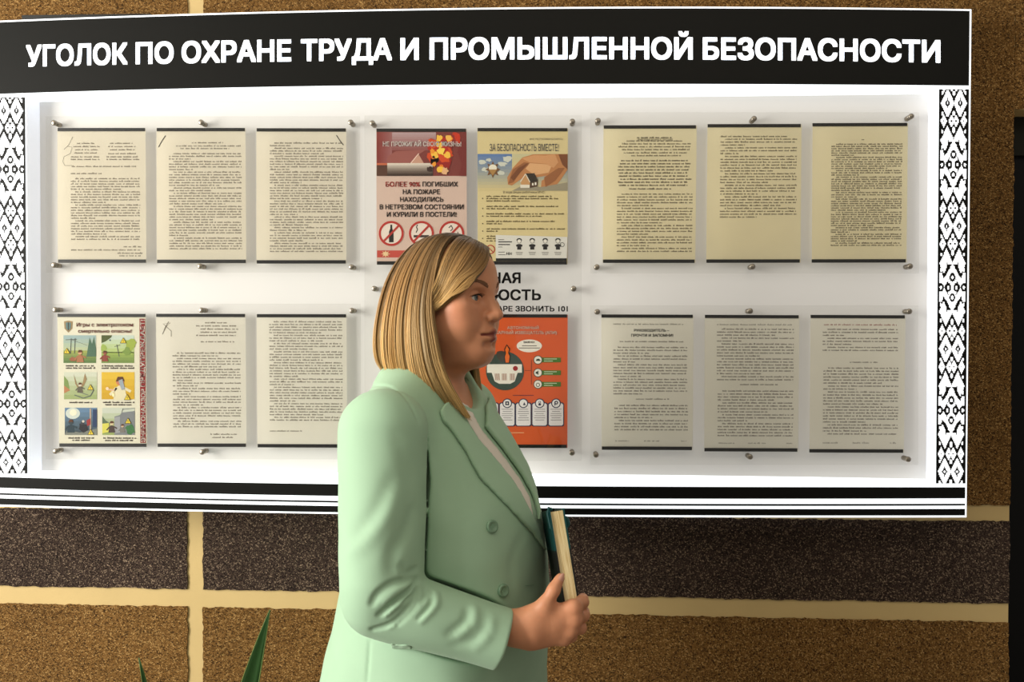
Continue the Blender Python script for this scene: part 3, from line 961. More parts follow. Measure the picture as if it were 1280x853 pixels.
# pylon on the meadow
x0, y0, x1, y1 = 79.3, 419.3, 120, 454
p.fade(x0, y0, x1, y0 + 20, (150, 172, 172), (176, 186, 150), 4, 1); p.fade(x0, y0 + 19, x1, y1, (150, 158, 84), (88, 116, 66), 5, 1)
p.poly([(109, 440), (112, 422), (115, 430), (117.5, 421), (120, 436), (120, 446), (108, 446)], (74, 104, 84), 3)
for q in (0, 1):
    p.line([(88 + 5 * q, 442), (89 + 5 * q, 423)], 0.9, (84, 88, 84), 4)
p.line([(82, 425), (96, 424.4)], 0.8, (84, 88, 84), 4); p.line([(90, 425), (109, 432)], 0.5, (110, 114, 110), 4)
p.blob(91, 449, 5, (150, 92, 64), 5, 5, sq=0.6); figure(100, 453, 16, (164, 110, 76), (196, 150, 112)); warn(83.4, 439)
p.done('cartoon_picture')
x0, y0, x1, y1 = 126.8, 419.3, 167.6, 454
p.fade(x0, y0, x1, y0 + 22, (188, 202, 190), (170, 188, 120), 4, 1); p.fade(x0, y0 + 21, x1, y1, (146, 166, 84), (110, 134, 70), 4, 1)
p.poly([(x0, y0), (140, y0), (139, 422), (132, 427), (x0, 429)], (74, 84, 44), 3); p.blob(163, 431, 8, (150, 166, 70), 3, 4); p.blob(159, 440, 6, (120, 144, 70), 4, 9); p.blob(129.5, 435, 5, (150, 170, 84), 3, 12)
p.line([(146, 431), (149, 446)], 0.9, (90, 92, 84), 4); p.line([(143, 433.5), (150, 431.5)], 0.7, (90, 92, 84), 4); p.disc(137.6, 425.5, 1, 1, (60, 66, 90), 4, 8)
figure(131, 452, 14, (136, 66, 54), (150, 84, 66)); warn(154, 426)
p.done('cartoon_picture')
x0, y0, x1, y1 = 80, 465.4, 121.3, 499.4
p.fade(x0, y0, x1, y1, (196, 200, 182), (150, 164, 110), 6, 1)
p.poly([(x0, 470), (85, 476), (87, 486), (x0, 490)], (120, 142, 80), 2); p.poly([(x0, 482), (88, 488), (x0, 492)], (176, 120, 80), 3)
p.poly([(92, 468), (96, 480), (99, 484), (103, 480), (106, 467), (108.6, 474), (105, 482), (99, 488), (94, 480)], (150, 126, 90), 4)
figure(100, 491, 13, (96, 90, 76), (206, 196, 176), 5); p.line([(93, 494), (104, 498), (113, 495), (117, 488)], 1, (84, 92, 96), 5); p.line([(97, 490), (110, 494)], 0.8, (100, 104, 104), 5); warn(113, 484.5)
p.done('cartoon_picture')
x0, y0, x1, y1 = 127, 465.4, 168, 499.4
p.fade(x0, y0, x1, y1, (212, 176, 54), (196, 156, 36), 4, 1)
figure(150, 500, 30, (214, 206, 174), (190, 120, 88), 3); p.poly([(148, 476), (153, 474), (156, 486), (152, 488)], (150, 160, 170), 7); p.line([(143, 488), (134, 487)], 2, (214, 176, 140), 7); p.disc(134, 486, 2, 2, (226, 204, 176), 8, 12); p.disc(141.5, 494, 1.6, 2.4, (240, 230, 180), 8, 12); warn(159, 497)
p.done('cartoon_picture')
x0, y0, x1, y1 = 81, 510, 121.2, 544
p.fade(x0, y0, x1, y1, (96, 126, 156), (62, 76, 84), 6, 1)
p.disc(91, 517, 9, 7, (196, 204, 196), 2, 20); p.disc(91.5, 516, 4.5, 4, (226, 220, 196), 3, 16)
p.rect(112, 511, 114, 538, (170, 150, 134), 4); p.rect(116, 512, 121.2, 534, (44, 62, 96), 4); p.poly([(x0, 544), (84, 538), (100, 541), (121.2, 536), (121.2, 544)], (120, 124, 116), 4)
figure(88.5, 541, 17, (44, 62, 72), (52, 66, 72), 5); p.blob(104, 535, 7, (40, 40, 46), 5, 7); p.blob(103, 529, 3, (60, 58, 64), 6, 8); p.disc(104, 527, 1.6, 1.6, (206, 200, 190), 7, 10); p.poly([(108, 526), (113, 523), (113, 531), (109, 533)], (150, 50, 50), 6); warn(113.4, 540.5)
p.done('cartoon_picture')
x0, y0, x1, y1 = 127.8, 510, 168.4, 544
p.fade(x0, y0, x1, y1, (190, 196, 182), (140, 156, 96), 5, 1)
p.poly([(143, 521), (150, 519), (152, 516), (168.4, 514), (168.4, 544), (143, 544)], (120, 124, 128), 2); p.poly([(143, 522), (150, 521), (150, 541), (143, 542)], (150, 152, 156), 3); p.line([(152, 516), (154, 511)], 0.7, (90, 90, 90), 4); p.line([(153, 512), (168, 510.6)], 0.6, (90, 90, 90), 4)
p.poly([(127.8, 520), (132, 526), (137, 529), (137, 536), (127.8, 540)], (90, 108, 84), 3); p.poly([(127.8, 530), (136, 529), (137, 540), (127.8, 542)], (206, 200, 90), 4); p.blob(163, 537, 7, (60, 110, 66), 4, 14)
figure(139.6, 541, 15, (74, 60, 56), (206, 190, 150), 5); figure(153, 541, 11, (120, 116, 110), (200, 170, 140), 5); warn(160, 526.5)
p.done('cartoon_picture')
for n_, lines in enumerate(([(82, 118.5, 457.4), (82, 118.5, 460.2)], [(127, 167.5, 457.4), (127, 167.5, 460.2)], [(86, 115, 503.2)],
                            [(128, 167.5, 503), (131, 164, 506)], [(84, 116, 547.6), (89, 111, 550.4)], [(128, 169, 547.6), (130, 166, 550.6)])):
    text_rows(s, [((a - 72.6) / 109.2, (b - 72.6) / 109.2, (y + 1 - 396.4) / 158.4, 1.15) for a, b, y in lines], 9 + n_, col((60, 50, 44)), name='picture_caption', k=2, xh=1.7)
# --- orange smoke detector poster
s = Sheet('poster', 'orange smoke alarm poster partly behind the woman\'s face', 'poster', (596.6, 393), (708.7, 393.2), (708.3, 560.4), (597.2, 560.2), plain('orange_print', (208, 88, 42), 0.35, 0.4, noise=0.06, nscale=16), PG)
p = Print(s)
p.text('АВТОНОМНЫЙ', 634, 673.5, 408, 411.6, (236, 210, 190), 0.02); p.text('ПОЖАРНЫЙ ИЗВЕЩАТЕЛЬ (АПИ)', 610, 696, 413.9, 417.9, (236, 210, 190), 0.02)
p.done('title_text')
GD, WH, NV = (58, 74, 66), (230, 226, 214), (44, 44, 72)
p.disc(631.2, 464, 23.8, 24.2, GD, 1, 40); p.blob(629, 445, 9, (66, 60, 52), 2, 2)
p.poly([(608.8, 455.6), (652.4, 455.6), (652.4, 466.2), (647, 466.2), (643.4, 477), (638, 480), (624, 480), (618.4, 477), (614.6, 466.2), (608.8, 466.2)], WH, 3)
for q in (0, 1, 2):
    xx = 617.4 + 10 * q
    for j in range(4):
        p.poly([(xx + j * 1.6 + (1.0 if q == 0 else 0), 467.2), (xx + j * 1.6 + 1 + (1.0 if q == 0 else 0), 467.2), (xx + j * 1.6 + 1 + (1.6 if q == 0 else 0), 475.6), (xx + j * 1.6 + (1.6 if q == 0 else 0), 475.6)], (176, 140, 124), 4)
p.disc(644.2, 460.8, 3.1, 3.1, (150, 34, 34), 4, 20)
p.done('smoke_detector_drawing')
p.poly([(631, 454), (630, 446), (631.5, 442), (630, 437), (632, 433), (633.5, 430.4), (635, 433), (637.6, 436), (636.4, 441), (638.4, 445), (637, 454)], (40, 34, 30), 4)
p.poly([(632, 453.4), (631.2, 446), (632.6, 442), (631.4, 437.4), (633.5, 432.4), (636.3, 437), (635.2, 441.4), (637, 446), (636, 453.4)], (222, 104, 34), 5)
p.done('flame_drawing')
p.disc(661.6, 432.6, 15.8, 8, WH, 1, 32)
p.text('ВАЖНО!', 654.6, 668.2, 426.6, 429.2, (50, 44, 40), 0.02, 3)
for a, b, y in ((652.5, 671, 432), (648.5, 675, 434.8)):
    p.rect(a, y, b, y + 0.9, (96, 90, 84), 2)
p.done('speech_bubble')
p.line([(664.2, 450), (664.2, 481)], 0.6, (120, 60, 36), 1); p.line([(656, 463.4), (664.2, 463.4)], 0.6, (120, 60, 36), 1)
for i, y in enumerate((450.2, 466.2, 480.6)):
    p.rect(676, y - 3, 701, y + 3, (70, 112, 44), 2); p.rect(680, y - 1.7, 696, y - 0.8, (196, 206, 176), 3); p.rect(680, y + 0.9, 691, y + 1.8, (196, 206, 176), 3)
    p.disc(672.4, y, 5.6, 5.6, (60, 70, 54), 3, 22); p.disc(672.4, y, 4.7, 4.7, WH, 4, 22)
    if i == 0: p.poly([(669.4, 451.4), (671, 449), (674, 448.6), (676, 451.4)], (50, 66, 56), 5)
    if i == 1: p.poly([(669.6, 465), (671, 465), (673, 463.4), (673, 469), (671, 467.4), (669.6, 467.4)], (50, 66, 56), 5)
    if i == 2: p.ring(672.4, 481.4, 1.8, 2.6, (50, 66, 56), 5, 16)
p.done('feature_labels')
p.rect(641, 494, 667, 495, (110, 50, 60), 1)
for i, x in enumerate((613.4, 634, 654.2, 674.6, 695)):
    for w, h, c, k in ((10.1, 15, NV, 1), (9.0, 13.9, (226, 222, 222), 2)):
        p.poly([(x - w, 518.4 - h + 1.6), (x - w + 1.6, 518.4 - h), (x + w - 1.6, 518.4 - h), (x + w, 518.4 - h + 1.6), (x + w, 518.4 + h - 1.6), (x + w - 1.6, 518.4 + h), (x - w + 1.6, 518.4 + h), (x - w, 518.4 + h - 1.6)], c, k)
    p.disc(x, 504.4, 6, 6, NV, 3, 22); p.disc(x, 504.4, 4.8, 4.8, (230, 228, 226), 4, 22)
    if i == 0: p.disc(x, 504.4, 2.6, 2.6, NV, 5, 8)
    if i == 1: p.rect(x - 2.4, 502, x + 2.4, 506.8, NV, 5); p.disc(x, 504.4, 1, 1, WH, 6, 10)
    if i == 2: p.poly([(x - 0.5, 506.8), (x + 1, 503), (x + 3, 506.8)], NV, 5)
    if i == 3: p.ring(x, 503, 0.9, 1.5, NV, 5, 14); p.rect(x - 1.5, 504.6, x + 1.5, 507.2, NV, 5)
    if i == 4: p.ring(x + 0.4, 503.6, 1.0, 2.3, NV, 5, 16); p.rect(x - 1.9, 502, x - 0.7, 507.2, NV, 6)
    for j in range(6):
        w = (6.5, 7, 5.6, 6.6, 7, 5)[(i + j) % 6]
        p.rect(x - w, 511.4 + 2.7 * j, x + w, 512.2 + 2.7 * j, (140, 136, 136), 3)
p.rect(628, 540.8, 655, 541.7, (228, 176, 130), 1)
p.done('instruction_cards')

# ------------------------------------------------------------------ acrylic panes on stand-offs
YS = -0.0775
def pane(label, x0, y0, x1, y1, pins):
    q = P((x0 + x1) / 2, y1, YA)
    t = thing('acrylic_cover', label, 'acrylic cover', (q.x, YA, q.z), 'clear acrylic covers over the sheets')
    mb = MB()
    a = [P(x0, y0, YA), P(x1, y0, YA), P(x1, y1, YA), P(x0, y1, YA)]
    b = [Vector((v.x, YA - 0.003, v.z)) for v in a]
    mb.face(a[::-1], M_ACR); mb.face(b, M_ACR)
    for i in range(4):
        mb.face([a[i], a[(i + 1) % 4], b[(i + 1) % 4], b[i]], M_ACR)
    mb.build('pane', t)
    for (px, py) in pins:
        c = P(px, py, YA - 0.006)
        mb = MB()
        r = 0.0064
        mb.lathe([(0, 0.0), (r * 0.72, 0.0), (r, 0.0016), (r, 0.0066), (r * 0.62, 0.0068), (r * 0.62, 0.0086), (r * 0.9, 0.0088), (r * 0.9, (YP - YA) + 0.006)],
                 (c.x, YA - 0.0095, c.z), (0, 1, 0), M_STEEL, 18)
        mb.build('standoff', t, True)
    return t


pane('clear acrylic cover over the three upper left sheets', 58, 146, 450, 341, [(67.5, 153.5), (251.5, 153), (438.5, 153), (67.5, 331.5), (250, 333), (439.5, 334)])
pane('clear acrylic cover over the cartoon poster and the two white sheets', 58, 380, 451, 574, [(69, 387.5), (252, 388), (440, 388.5), (69.5, 564.5), (253, 565.5), (440, 566)])
pc = pane('tall clear acrylic cover with black fire safety lettering over the centre posters', 456, 145, 727, 576, [(465.5, 154), (715.5, 152), (468, 361), (717, 361), (715, 566.5), (469, 566)])
pane('clear acrylic cover over the three upper right yellowed sheets', 738, 141, 1148, 342, [(747.5, 151), (942.5, 148.5), (1139, 145.5), (746, 334), (940.5, 333.5), (1137.5, 333)])
pane('clear acrylic cover over the three lower right pale sheets', 738, 382, 1147, 581, [(746.5, 390), (937.5, 389), (1136.5, 389.5), (745, 569), (937.5, 571.5), (1135, 574.5)])
mb = MB()
for s_, a, b, yt, yb in (('ПОЖАРНАЯ', 543, 650.8, 340.6, 354.4), ('БЕЗОПАСНОСТЬ', 516, 676.2, 362, 375.6), ('ПРИ ПОЖАРЕ ЗВОНИТЬ 101', 572, 709.8, 382.6, 389.6)):
    text_into(mb, s_, a, b, yt, yb, YA - 0.0034, M_INK, 0.03)
mb.build('fire_safety_lettering', pc)

# ------------------------------------------------------------------ implicit surfaces
def V3(*a):
    return np.array(a, np.float32)


def nrm(v):
    return np.sqrt((v * v).sum(-1))


def ell(Q, c, r):
    d = (Q - V3(*c)); r = V3(*r)
    k0 = nrm(d / r); k1 = nrm(d / (r * r))
    return k0 * (k0 - 1) / np.maximum(k1, 1e-6)


def capsule(Q, a, b, ra, rb=None):
    rb = ra if rb is None else rb
    a = V3(*a); b = V3(*b); ba = b - a
    h = np.clip(((Q - a) @ ba) / max(1e-9, float(ba @ ba)), 0, 1)
    return nrm(Q - a - h[:, None] * ba) - (ra + (rb - ra) * h)


def smin(a, b, k):
    h = np.maximum(k - np.abs(a - b), 0) / k
    return np.minimum(a, b) - h * h * k * 0.25


def smax(a, b, k):
    return -smin(-a, -b, k)


def poly_dist(Q, pts):
    d = np.full(len(Q), 9.0, np.float32)
    for a, b in zip(pts[:-1], pts[1:]):
        d = np.minimum(d, capsule(Q, a, b, 0.0))
    return d


def spline(P_, n):
    """resample an 8-point guide to n points"""
    m = len(P_); out = []
    for k in range(n):
        u = k / (n - 1) * (m - 1); i = min(int(u), m - 2); t = u - i
        p0, p1, p2, p3 = P_[max(i - 1, 0)], P_[i], P_[i + 1], P_[min(i + 2, m - 1)]
        out.append(0.5 * (2 * p1 + (p2 - p0) * t + (2 * p0 - 5 * p1 + 4 * p2 - p3) * t * t + (3 * p1 - p0 - 3 * p2 + p3) * t ** 3))
    return np.array(out)


def axis(*segs):
    """uneven grid axis from (start, end, step) pieces"""
    out = []
    for a, b, st in segs:
        n = max(1, int(round((b - a) / st)))
        out += list(a + (b - a) * np.arange(n) / n)
    out.append(segs[-1][1])
    return np.array(out, np.float32)


def surface(fn, xs, ys, zs, B=20):
    """surface nets of fn < 0 on an uneven grid, worked out block by block"""
    nx, ny, nz = len(xs), len(ys), len(zs)
    Vv = np.empty((nx, ny, nz), np.float32)
    blocks = [(i, min(i + B, nx), j, min(j + B, ny), k, min(k + B, nz)) for i in range(0, nx, B) for j in range(0, ny, B) for k in range(0, nz, B)]
    cen = np.array([[(xs[b[0]] + xs[b[1] - 1]) / 2, (ys[b[2]] + ys[b[3] - 1]) / 2, (zs[b[4]] + zs[b[5] - 1]) / 2] for b in blocks], np.float32)
    hd = np.array([math.sqrt((xs[b[1] - 1] - xs[b[0]]) ** 2 + (ys[b[3] - 1] - ys[b[2]]) ** 2 + (zs[b[5] - 1] - zs[b[4]]) ** 2) / 2 for b in blocks])
    dc = fn(cen)
    for b, d, h in zip(blocks, dc, hd):
        if abs(d) > 1.7 * h + 0.02:
            Vv[b[0]:b[1], b[2]:b[3], b[4]:b[5]] = d
        else:
            g = np.stack(np.meshgrid(xs[b[0]:b[1]], ys[b[2]:b[3]], zs[b[4]:b[5]], indexing='ij'), -1).reshape(-1, 3)
            Vv[b[0]:b[1], b[2]:b[3], b[4]:b[5]] = fn(g).reshape(b[1] - b[0], b[3] - b[2], b[5] - b[4])
    S_ = Vv < 0
    cnt = np.zeros((nx - 1, ny - 1, nz - 1), np.int8)
    for i in (0, 1):
        for j in (0, 1):
            for k in (0, 1):
                cnt += S_[i:nx - 1 + i, j:ny - 1 + j, k:nz - 1 + k]
    I, J, K = np.nonzero((cnt > 0) & (cnt < 8))
    acc = np.zeros((len(I), 3)); num = np.zeros(len(I))
    crn = [(i, j, k) for i in (0, 1) for j in (0, 1) for k in (0, 1)]
    val = {c: Vv[I + c[0], J + c[1], K + c[2]] for c in crn}
    pos = {c: np.stack([xs[I + c[0]], ys[J + c[1]], zs[K + c[2]]], -1) for c in crn}
    for a in crn:
        for ax in range(3):
            if a[ax] == 0:
                b = list(a); b[ax] = 1; b = tuple(b)
                va, vb = val[a], val[b]
                m = (va < 0) != (vb < 0)
                t = np.where(m, va / np.where(m, va - vb, 1), 0)
                acc += (pos[a] + (pos[b] - pos[a]) * t[:, None]) * m[:, None]; num += m
    verts = acc / num[:, None]
    idx = np.full((nx - 1, ny - 1, nz - 1), -1, np.int64); idx[I, J, K] = np.arange(len(I))
    faces = []
    for ax in range(3):
        sl0 = [slice(None)] * 3; sl1 = [slice(None)] * 3
        sl0[ax] = slice(0, -1); sl1[ax] = slice(1, None)
        ch = S_[tuple(sl0)] != S_[tuple(sl1)]
        E = np.array(np.nonzero(ch)).T
        o1, o2 = [(1, 2), (2, 0), (0, 1)][ax]
        ok = (E[:, o1] > 0) & (E[:, o2] > 0) & (E[:, o1] < (nx, ny, nz)[o1] - 1) & (E[:, o2] < (nx, ny, nz)[o2] - 1)
        E = E[ok]
        ins = S_[tuple(E.T)]
        q = []
        for d1, d2 in ((1, 1), (0, 1), (0, 0), (1, 0)):
            e = E.copy(); e[:, o1] -= d1; e[:, o2] -= d2
            q.append(idx[tuple(e.T)])
        q = np.stack(q, -1)
        q = np.where(ins[:, None], q, q[:, ::-1])
        faces.append(q)
    F = np.concatenate(faces)
    F = F[(F >= 0).all(1)]
    return verts, F


def np_mesh(name, v, f, mats, parent=None, smooth=True):
    me = bpy.data.meshes.new(name)
    me.vertices.add(len(v)); me.vertices.foreach_set('co', np.asarray(v, np.float32).ravel())
    me.loops.add(f.size); me.loops.foreach_set('vertex_index', f.astype(np.int32).ravel())
    me.polygons.add(len(f)); me.polygons.foreach_set('loop_start', np.arange(len(f), dtype=np.int32) * f.shape[1])
    for m in (mats if isinstance(mats, (list, tuple)) else [mats]):
        me.materials.append(m)
    me.update(calc_edges=True); me.validate()
    me.polygons.foreach_set('use_smooth', [smooth] * len(me.polygons))
    o = bpy.data.objects.new(name, me); COL.objects.link(o)
    if parent is not None:
        o.parent = parent
    return o


# ------------------------------------------------------------------ woman: frames
ORG = at_depth(553, 700, 1.62); ORG = Vector((ORG.x, ORG.y, 0.0))
TURN = math.radians(-25)                                  # she faces right and a little towards us
FW = Vector((math.cos(TURN), math.sin(TURN), 0)); RT = Vector((math.sin(TURN), -math.cos(TURN), 0))   # forward, her right
BODY = Matrix(((FW.x, -RT.x, 0, ORG.x), (FW.y, -RT.y, 0, ORG.y), (0, 0, 1, 0), (0, 0, 0, 1)))   # body x = forward, y = her left
IB = BODY.inverted()


def B(px, py, depth):
    return tuple(IB @ at_depth(px, py, depth))


# head frame inside the body frame
HT = math.radians(-27) - TURN
hc = IB @ at_depth(559, 374, 1.62)
HC = V3(hc.x, hc.y, 1.560)
ch_, sh_ = math.cos(HT), math.sin(HT)
HM = np.array([[ch_, -sh_, 0], [sh_, ch_, 0], [0, 0, 1]], np.float32)       # head -> body


def to_head(Q):
    return (Q - HC) @ HM


def from_head(q):
    return np.asarray(q, np.float32) @ HM.T + HC


def sdf_head(Q):
    q = to_head(Q).copy()
    lat = q[:, 1].copy(); q[:, 1] = np.abs(q[:, 1])
    d = ell(q, (-0.006, 0, 0.028), (0.094, 0.073, 0.078))
    d = smin(d, ell(q, (0.028, 0, -0.026), (0.058, 0.058, 0.082)), 0.03)
    d = smin(d, ell(q, (0.044, 0, 0.046), (0.044, 0.058, 0.045)), 0.03)
    d = smin(d, capsule(q, (0.002, 0.050, -0.055), (0.062, 0.016, -0.092), 0.020, 0.019), 0.035)
    d = smin(d, ell(q, (0.052, 0.034, -0.042), (0.032, 0.029, 0.032)), 0.03)
    d = smin(d, ell(q, (0.055, 0.046, -0.016), (0.024, 0.020, 0.016)), 0.02)
    d = smin(d, ell(q, (0.075, 0, -0.094), (0.019, 0.022, 0.015)), 0.02)
    d = smin(d, ell(q, (0.040, 0, -0.108), (0.040, 0.034, 0.018)), 0.03)
    d = smin(d, capsule(q, (0.080, 0.006, 0.020), (0.066, 0.044, 0.021), 0.0125), 0.018)
    d = smax(d, -ell(q, (0.091, 0.032, 0.001), (0.015, 0.017, 0.011)), 0.014)
    d = smin(d, capsule(q, (0.085, 0, 0.010), (0.103, 0, -0.026), 0.0075, 0.0090), 0.014)
    d = smin(d, ell(q, (0.1065, 0, -0.0305), (0.0115, 0.0115, 0.0100)), 0.008)
    d = smin(d, ell(q, (0.0965, 0.0115, -0.0345), (0.011, 0.0068, 0.0078)), 0.005)
    d = smax(d, -ell(q, (0.1030, 0.0062, -0.0430), (0.0060, 0.0034, 0.0036)), 0.003)
    d = smin(d, ell(q, (0.083, 0, -0.065), (0.0165, 0.027, 0.021)), 0.016)
    d = smin(d, capsule(q, (0.0975, 0.002, -0.0590), (0.0850, 0.022, -0.0655), 0.0058, 0.0032), 0.005)
    d = smin(d, capsule(q, (0.0960, 0, -0.0725), (0.0855, 0.020, -0.0675), 0.0064, 0.0036), 0.005)
    d = smax(d, -capsule(q, (0.1045, 0, -0.0660), (0.0900, 0.0250, -0.0658), 0.0025), 0.003)
    d = smax(d, -capsule(q, (0.1005, 0, -0.0845), (0.0930, 0.014, -0.0835), 0.0050), 0.008)
    d = smax(d, -capsule(q, (0.0960, 0.0200, -0.040), (0.0890, 0.0330, -0.062), 0.0018), 0.008)      # smile fold
    # lids around the eyeball
    lid = ell(q, (0.0715, 0.031, 0.0), (0.0142, 0.0150, 0.0138))
    lid = smax(lid, -ell(q, (0.0865, 0.0315, -0.0006), (0.0125, 0.0125, 0.0047)), 0.002)
    d = smin(d, lid, 0.005)
    # ear
    d = smin(d, ell(q, (-0.006, 0.073, -0.008), (0.017, 0.008, 0.030)), 0.006)
    # neck
    d = smin(d, capsule(q, (-0.018, 0, -0.070), (-0.046, 0, -0.215), 0.054, 0.060), 0.035)
    return d


_TZ = [0.70, 0.78, 0.84, 0.92, 1.00, 1.08, 1.14, 1.20, 1.28, 1.34, 1.39, 1.43, 1.47, 1.52]
_TP = {'c': [-0.020, -0.018, -0.014, -0.005, 0.006, 0.010, 0.012, 0.010, -0.006, -0.022, -0.034, -0.042, -0.046, -0.046],
       'a': [0.204, 0.197, 0.193, 0.190, 0.186, 0.179, 0.173, 0.162, 0.130, 0.106, 0.082, 0.064, 0.058, 0.056],
       'b': [0.238, 0.232, 0.224, 0.208, 0.190, 0.176, 0.170, 0.168, 0.165, 0.155, 0.128, 0.078, 0.066, 0.062]}
TZ = np.linspace(0.70, 1.52, 165)
_kk = np.exp(-0.5 * (np.arange(-12, 13) * 0.005 / 0.022) ** 2); _kk /= _kk.sum()
def _sm(v):
    y = np.interp(TZ, _TZ, v)
    return np.convolve(np.pad(y, 12, mode='edge'), _kk, 'valid')
TC, TA, TB = (_sm(_TP[k]) for k in 'cab')


def torso(Q, off=0.0):
    z = Q[:, 2]
    c, a, b = np.interp(z, TZ, TC), np.interp(z, TZ, TA) + off, np.interp(z, TZ, TB) + off
    x = (Q[:, 0] - c) / a; y = Q[:, 1] / b
    k = (np.abs(x) ** 2.3 + np.abs(y) ** 2.3) ** (1 / 2.3)
    return (k - 1) * np.minimum(a, b) * 0.9


# arm joints: right arm bent (towards us), left arm hanging (far side)
SH = B(479, 544, 1.460)
EL = B(477, 726, 1.416); EF = B(472, 751, 1.412)
CF = B(630, 800, 1.425)
WR = B(646, 786, 1.432)
SH2 = (-0.060, 0.170, 1.335); EL2 = (-0.085, 0.225, 1.065); CF2 = (-0.030, 0.238, 0.860); WR2 = (-0.024, 0.240, 0.838)


def lerp(a, b, t):
    return tuple(x + (y - x) * t for x, y in zip(a, b))


# ---- hand, gripping the book: metacarpals and bent fingers from the photo's knuckles
HD = 1.425


def H(px, py, dy=0.0):
    """hand point: photo pixel at hand depth, dy metres further away"""
    return B(px, py, HD + dy)


FINGERS = [  # knuckle, joint, joint, tip, radii
    [H(717, 760, 0.000), H(727.5, 753, 0.028), H(728.5, 749, 0.056), H(727, 748, 0.076), (0.0112, 0.0100, 0.0088, 0.0074)],
    [H(718, 774, 0.000), H(728.5, 769, 0.030), H(729.5, 765, 0.060), H(728, 764, 0.082), (0.0114, 0.0102, 0.0090, 0.0076)],
    [H(713, 788, 0.003), H(725, 785, 0.033), H(724, 783, 0.060), H(718, 783, 0.080), (0.0108, 0.0096, 0.0084, 0.0072)],
    [H(705, 798, 0.008), H(714, 796, 0.032), H(714, 795, 0.052), H(710, 795, 0.068), (0.0098, 0.0086, 0.0076, 0.0066)],
]
THUMB = [H(663, 776, 0.004), H(681, 757, -0.004), H(692, 738, -0.004), H(700.5, 721.5, 0.004)]


def sdf_hand(Q):
    d = capsule(Q, WR, H(664, 788, 0.004), 0.0285, 0.029)
    # wrist is wider than thick, palm block
    for f, wp in zip(FINGERS, ((660, 778), (661, 785), (662, 792), (662, 798))):
        d = smin(d, capsule(Q, H(*wp, 0.006), f[0], 0.0165, f[4][0] + 0.001), 0.014)
    d = smin(d, capsule(Q, H(668, 779, 0.008), H(690, 778, 0.006), 0.018, 0.014), 0.02)
    fing = None
    for f in FINGERS:
        r = f[4]
        g = capsule(Q, f[0], f[1], r[0], r[1])
        g = smin(g, capsule(Q, f[1], f[2], r[1], r[2]), 0.004)
        g = smin(g, capsule(Q, f[2], f[3], r[2], r[3]), 0.004)
        g = smin(g, np.minimum(nrm(Q - V3(*f[0])), nrm(Q - V3(*f[1]))) - r[0] * 1.02, 0.004)
        fing = g if fing is None else smin(fing, g, 0.0025)
    d = smin(d, fing, 0.009)
    t = capsule(Q, THUMB[0], THUMB[1], 0.0205, 0.0128)
    t = smin(t, capsule(Q, THUMB[1], THUMB[2], 0.0122, 0.0100), 0.008)
    t = smin(t, capsule(Q, THUMB[2], THUMB[3], 0.0104, 0.0078), 0.006)
    return smin(d, t, 0.016)


L_F = []
for i in range(4):
    b0 = (WR2[0] + 0.030 - 0.019 * i, WR2[1] + 0.004, WR2[2] - 0.090 + (0.004 if i in (0, 3) else 0) + (0.006 if i == 3 else 0))
    ln = (0.040, 0.045, 0.041, 0.032)[i]
    L_F.append([b0, (b0[0] + 0.002, b0[1] - 0.006, b0[2] - ln), (b0[0] + 0.001, b0[1] - 0.018, b0[2] - ln * 1.6), (b0[0] - 0.001, b0[1] - 0.030, b0[2] - ln * 2.0)])


def sdf_left_hand(Q):
    d = capsule(Q, WR2, (WR2[0] + 0.002, WR2[1] + 0.002, WR2[2] - 0.02), 0.025, 0.025)
    for f, dx in zip(L_F, (0.014, 0.004, -0.006, -0.014)):
        d = smin(d, capsule(Q, (WR2[0] + dx, WR2[1], WR2[2] - 0.02), f[0], 0.014, 0.0105), 0.012)
    g_ = None
    for f, k in zip(L_F, (1, 1.03, 0.97, 0.86)):
        g = smin(smin(capsule(Q, f[0], f[1], 0.0100 * k, 0.0090 * k), capsule(Q, f[1], f[2], 0.0090 * k, 0.0080 * k), 0.003), capsule(Q, f[2], f[3], 0.0080 * k, 0.0066 * k), 0.003)
        g_ = g if g_ is None else smin(g_, g, 0.002)
    d = smin(d, g_, 0.008)
    t = smin(capsule(Q, (WR2[0] + 0.018, WR2[1] - 0.006, WR2[2] - 0.03), (WR2[0] + 0.044, WR2[1] - 0.018, WR2[2] - 0.070), 0.016, 0.0115),
             capsule(Q, (WR2[0] + 0.044, WR2[1] - 0.018, WR2[2] - 0.070), (WR2[0] + 0.048, WR2[1] - 0.028, WR2[2] - 0.108), 0.0105, 0.0075), 0.006)
    return smin(d, t, 0.012)


def sdf_body(Q):
    d = sdf_head(Q)
    t = torso(Q, -0.036)
    t = smax(smax(t, Q[:, 2] - 1.405, 0.03), 0.80 - Q[:, 2], 0.03)
    t = smin(t, smax(torso(Q, -0.022), 1.30 - Q[:, 2], 0.02) + np.maximum(0, Q[:, 2] - 1.40), 0.02)
    d = smin(d, t, 0.03)
    for s_, e_, g_, w_ in ((SH, EL, EF, WR), (SH2, EL2, EL2, WR2)):
        a = smin(capsule(Q, s_, lerp(s_, e_, 0.9), 0.046, 0.036), capsule(Q, g_, w_, 0.034, 0.0270), 0.02)
        d = smin(d, a, 0.02)
    d = smin(d, sdf_hand(Q), 0.010)
    d = smin(d, sdf_left_hand(Q), 0.010)
    for y in (-0.095, 0.095):
        l = smin(capsule(Q, (0.0, y, 0.86), (0.012, y * 0.92, 0.47), 0.088, 0.056), capsule(Q, (0.012, y * 0.92, 0.47), (-0.012, y * 0.9, 0.085), 0.054, 0.036), 0.03)
        l = smin(l, capsule(Q, (-0.02, y * 0.9, 0.05), (0.13, y * 1.0, 0.035), 0.032, 0.022), 0.03)
        d = smin(d, l, 0.04)
    return d


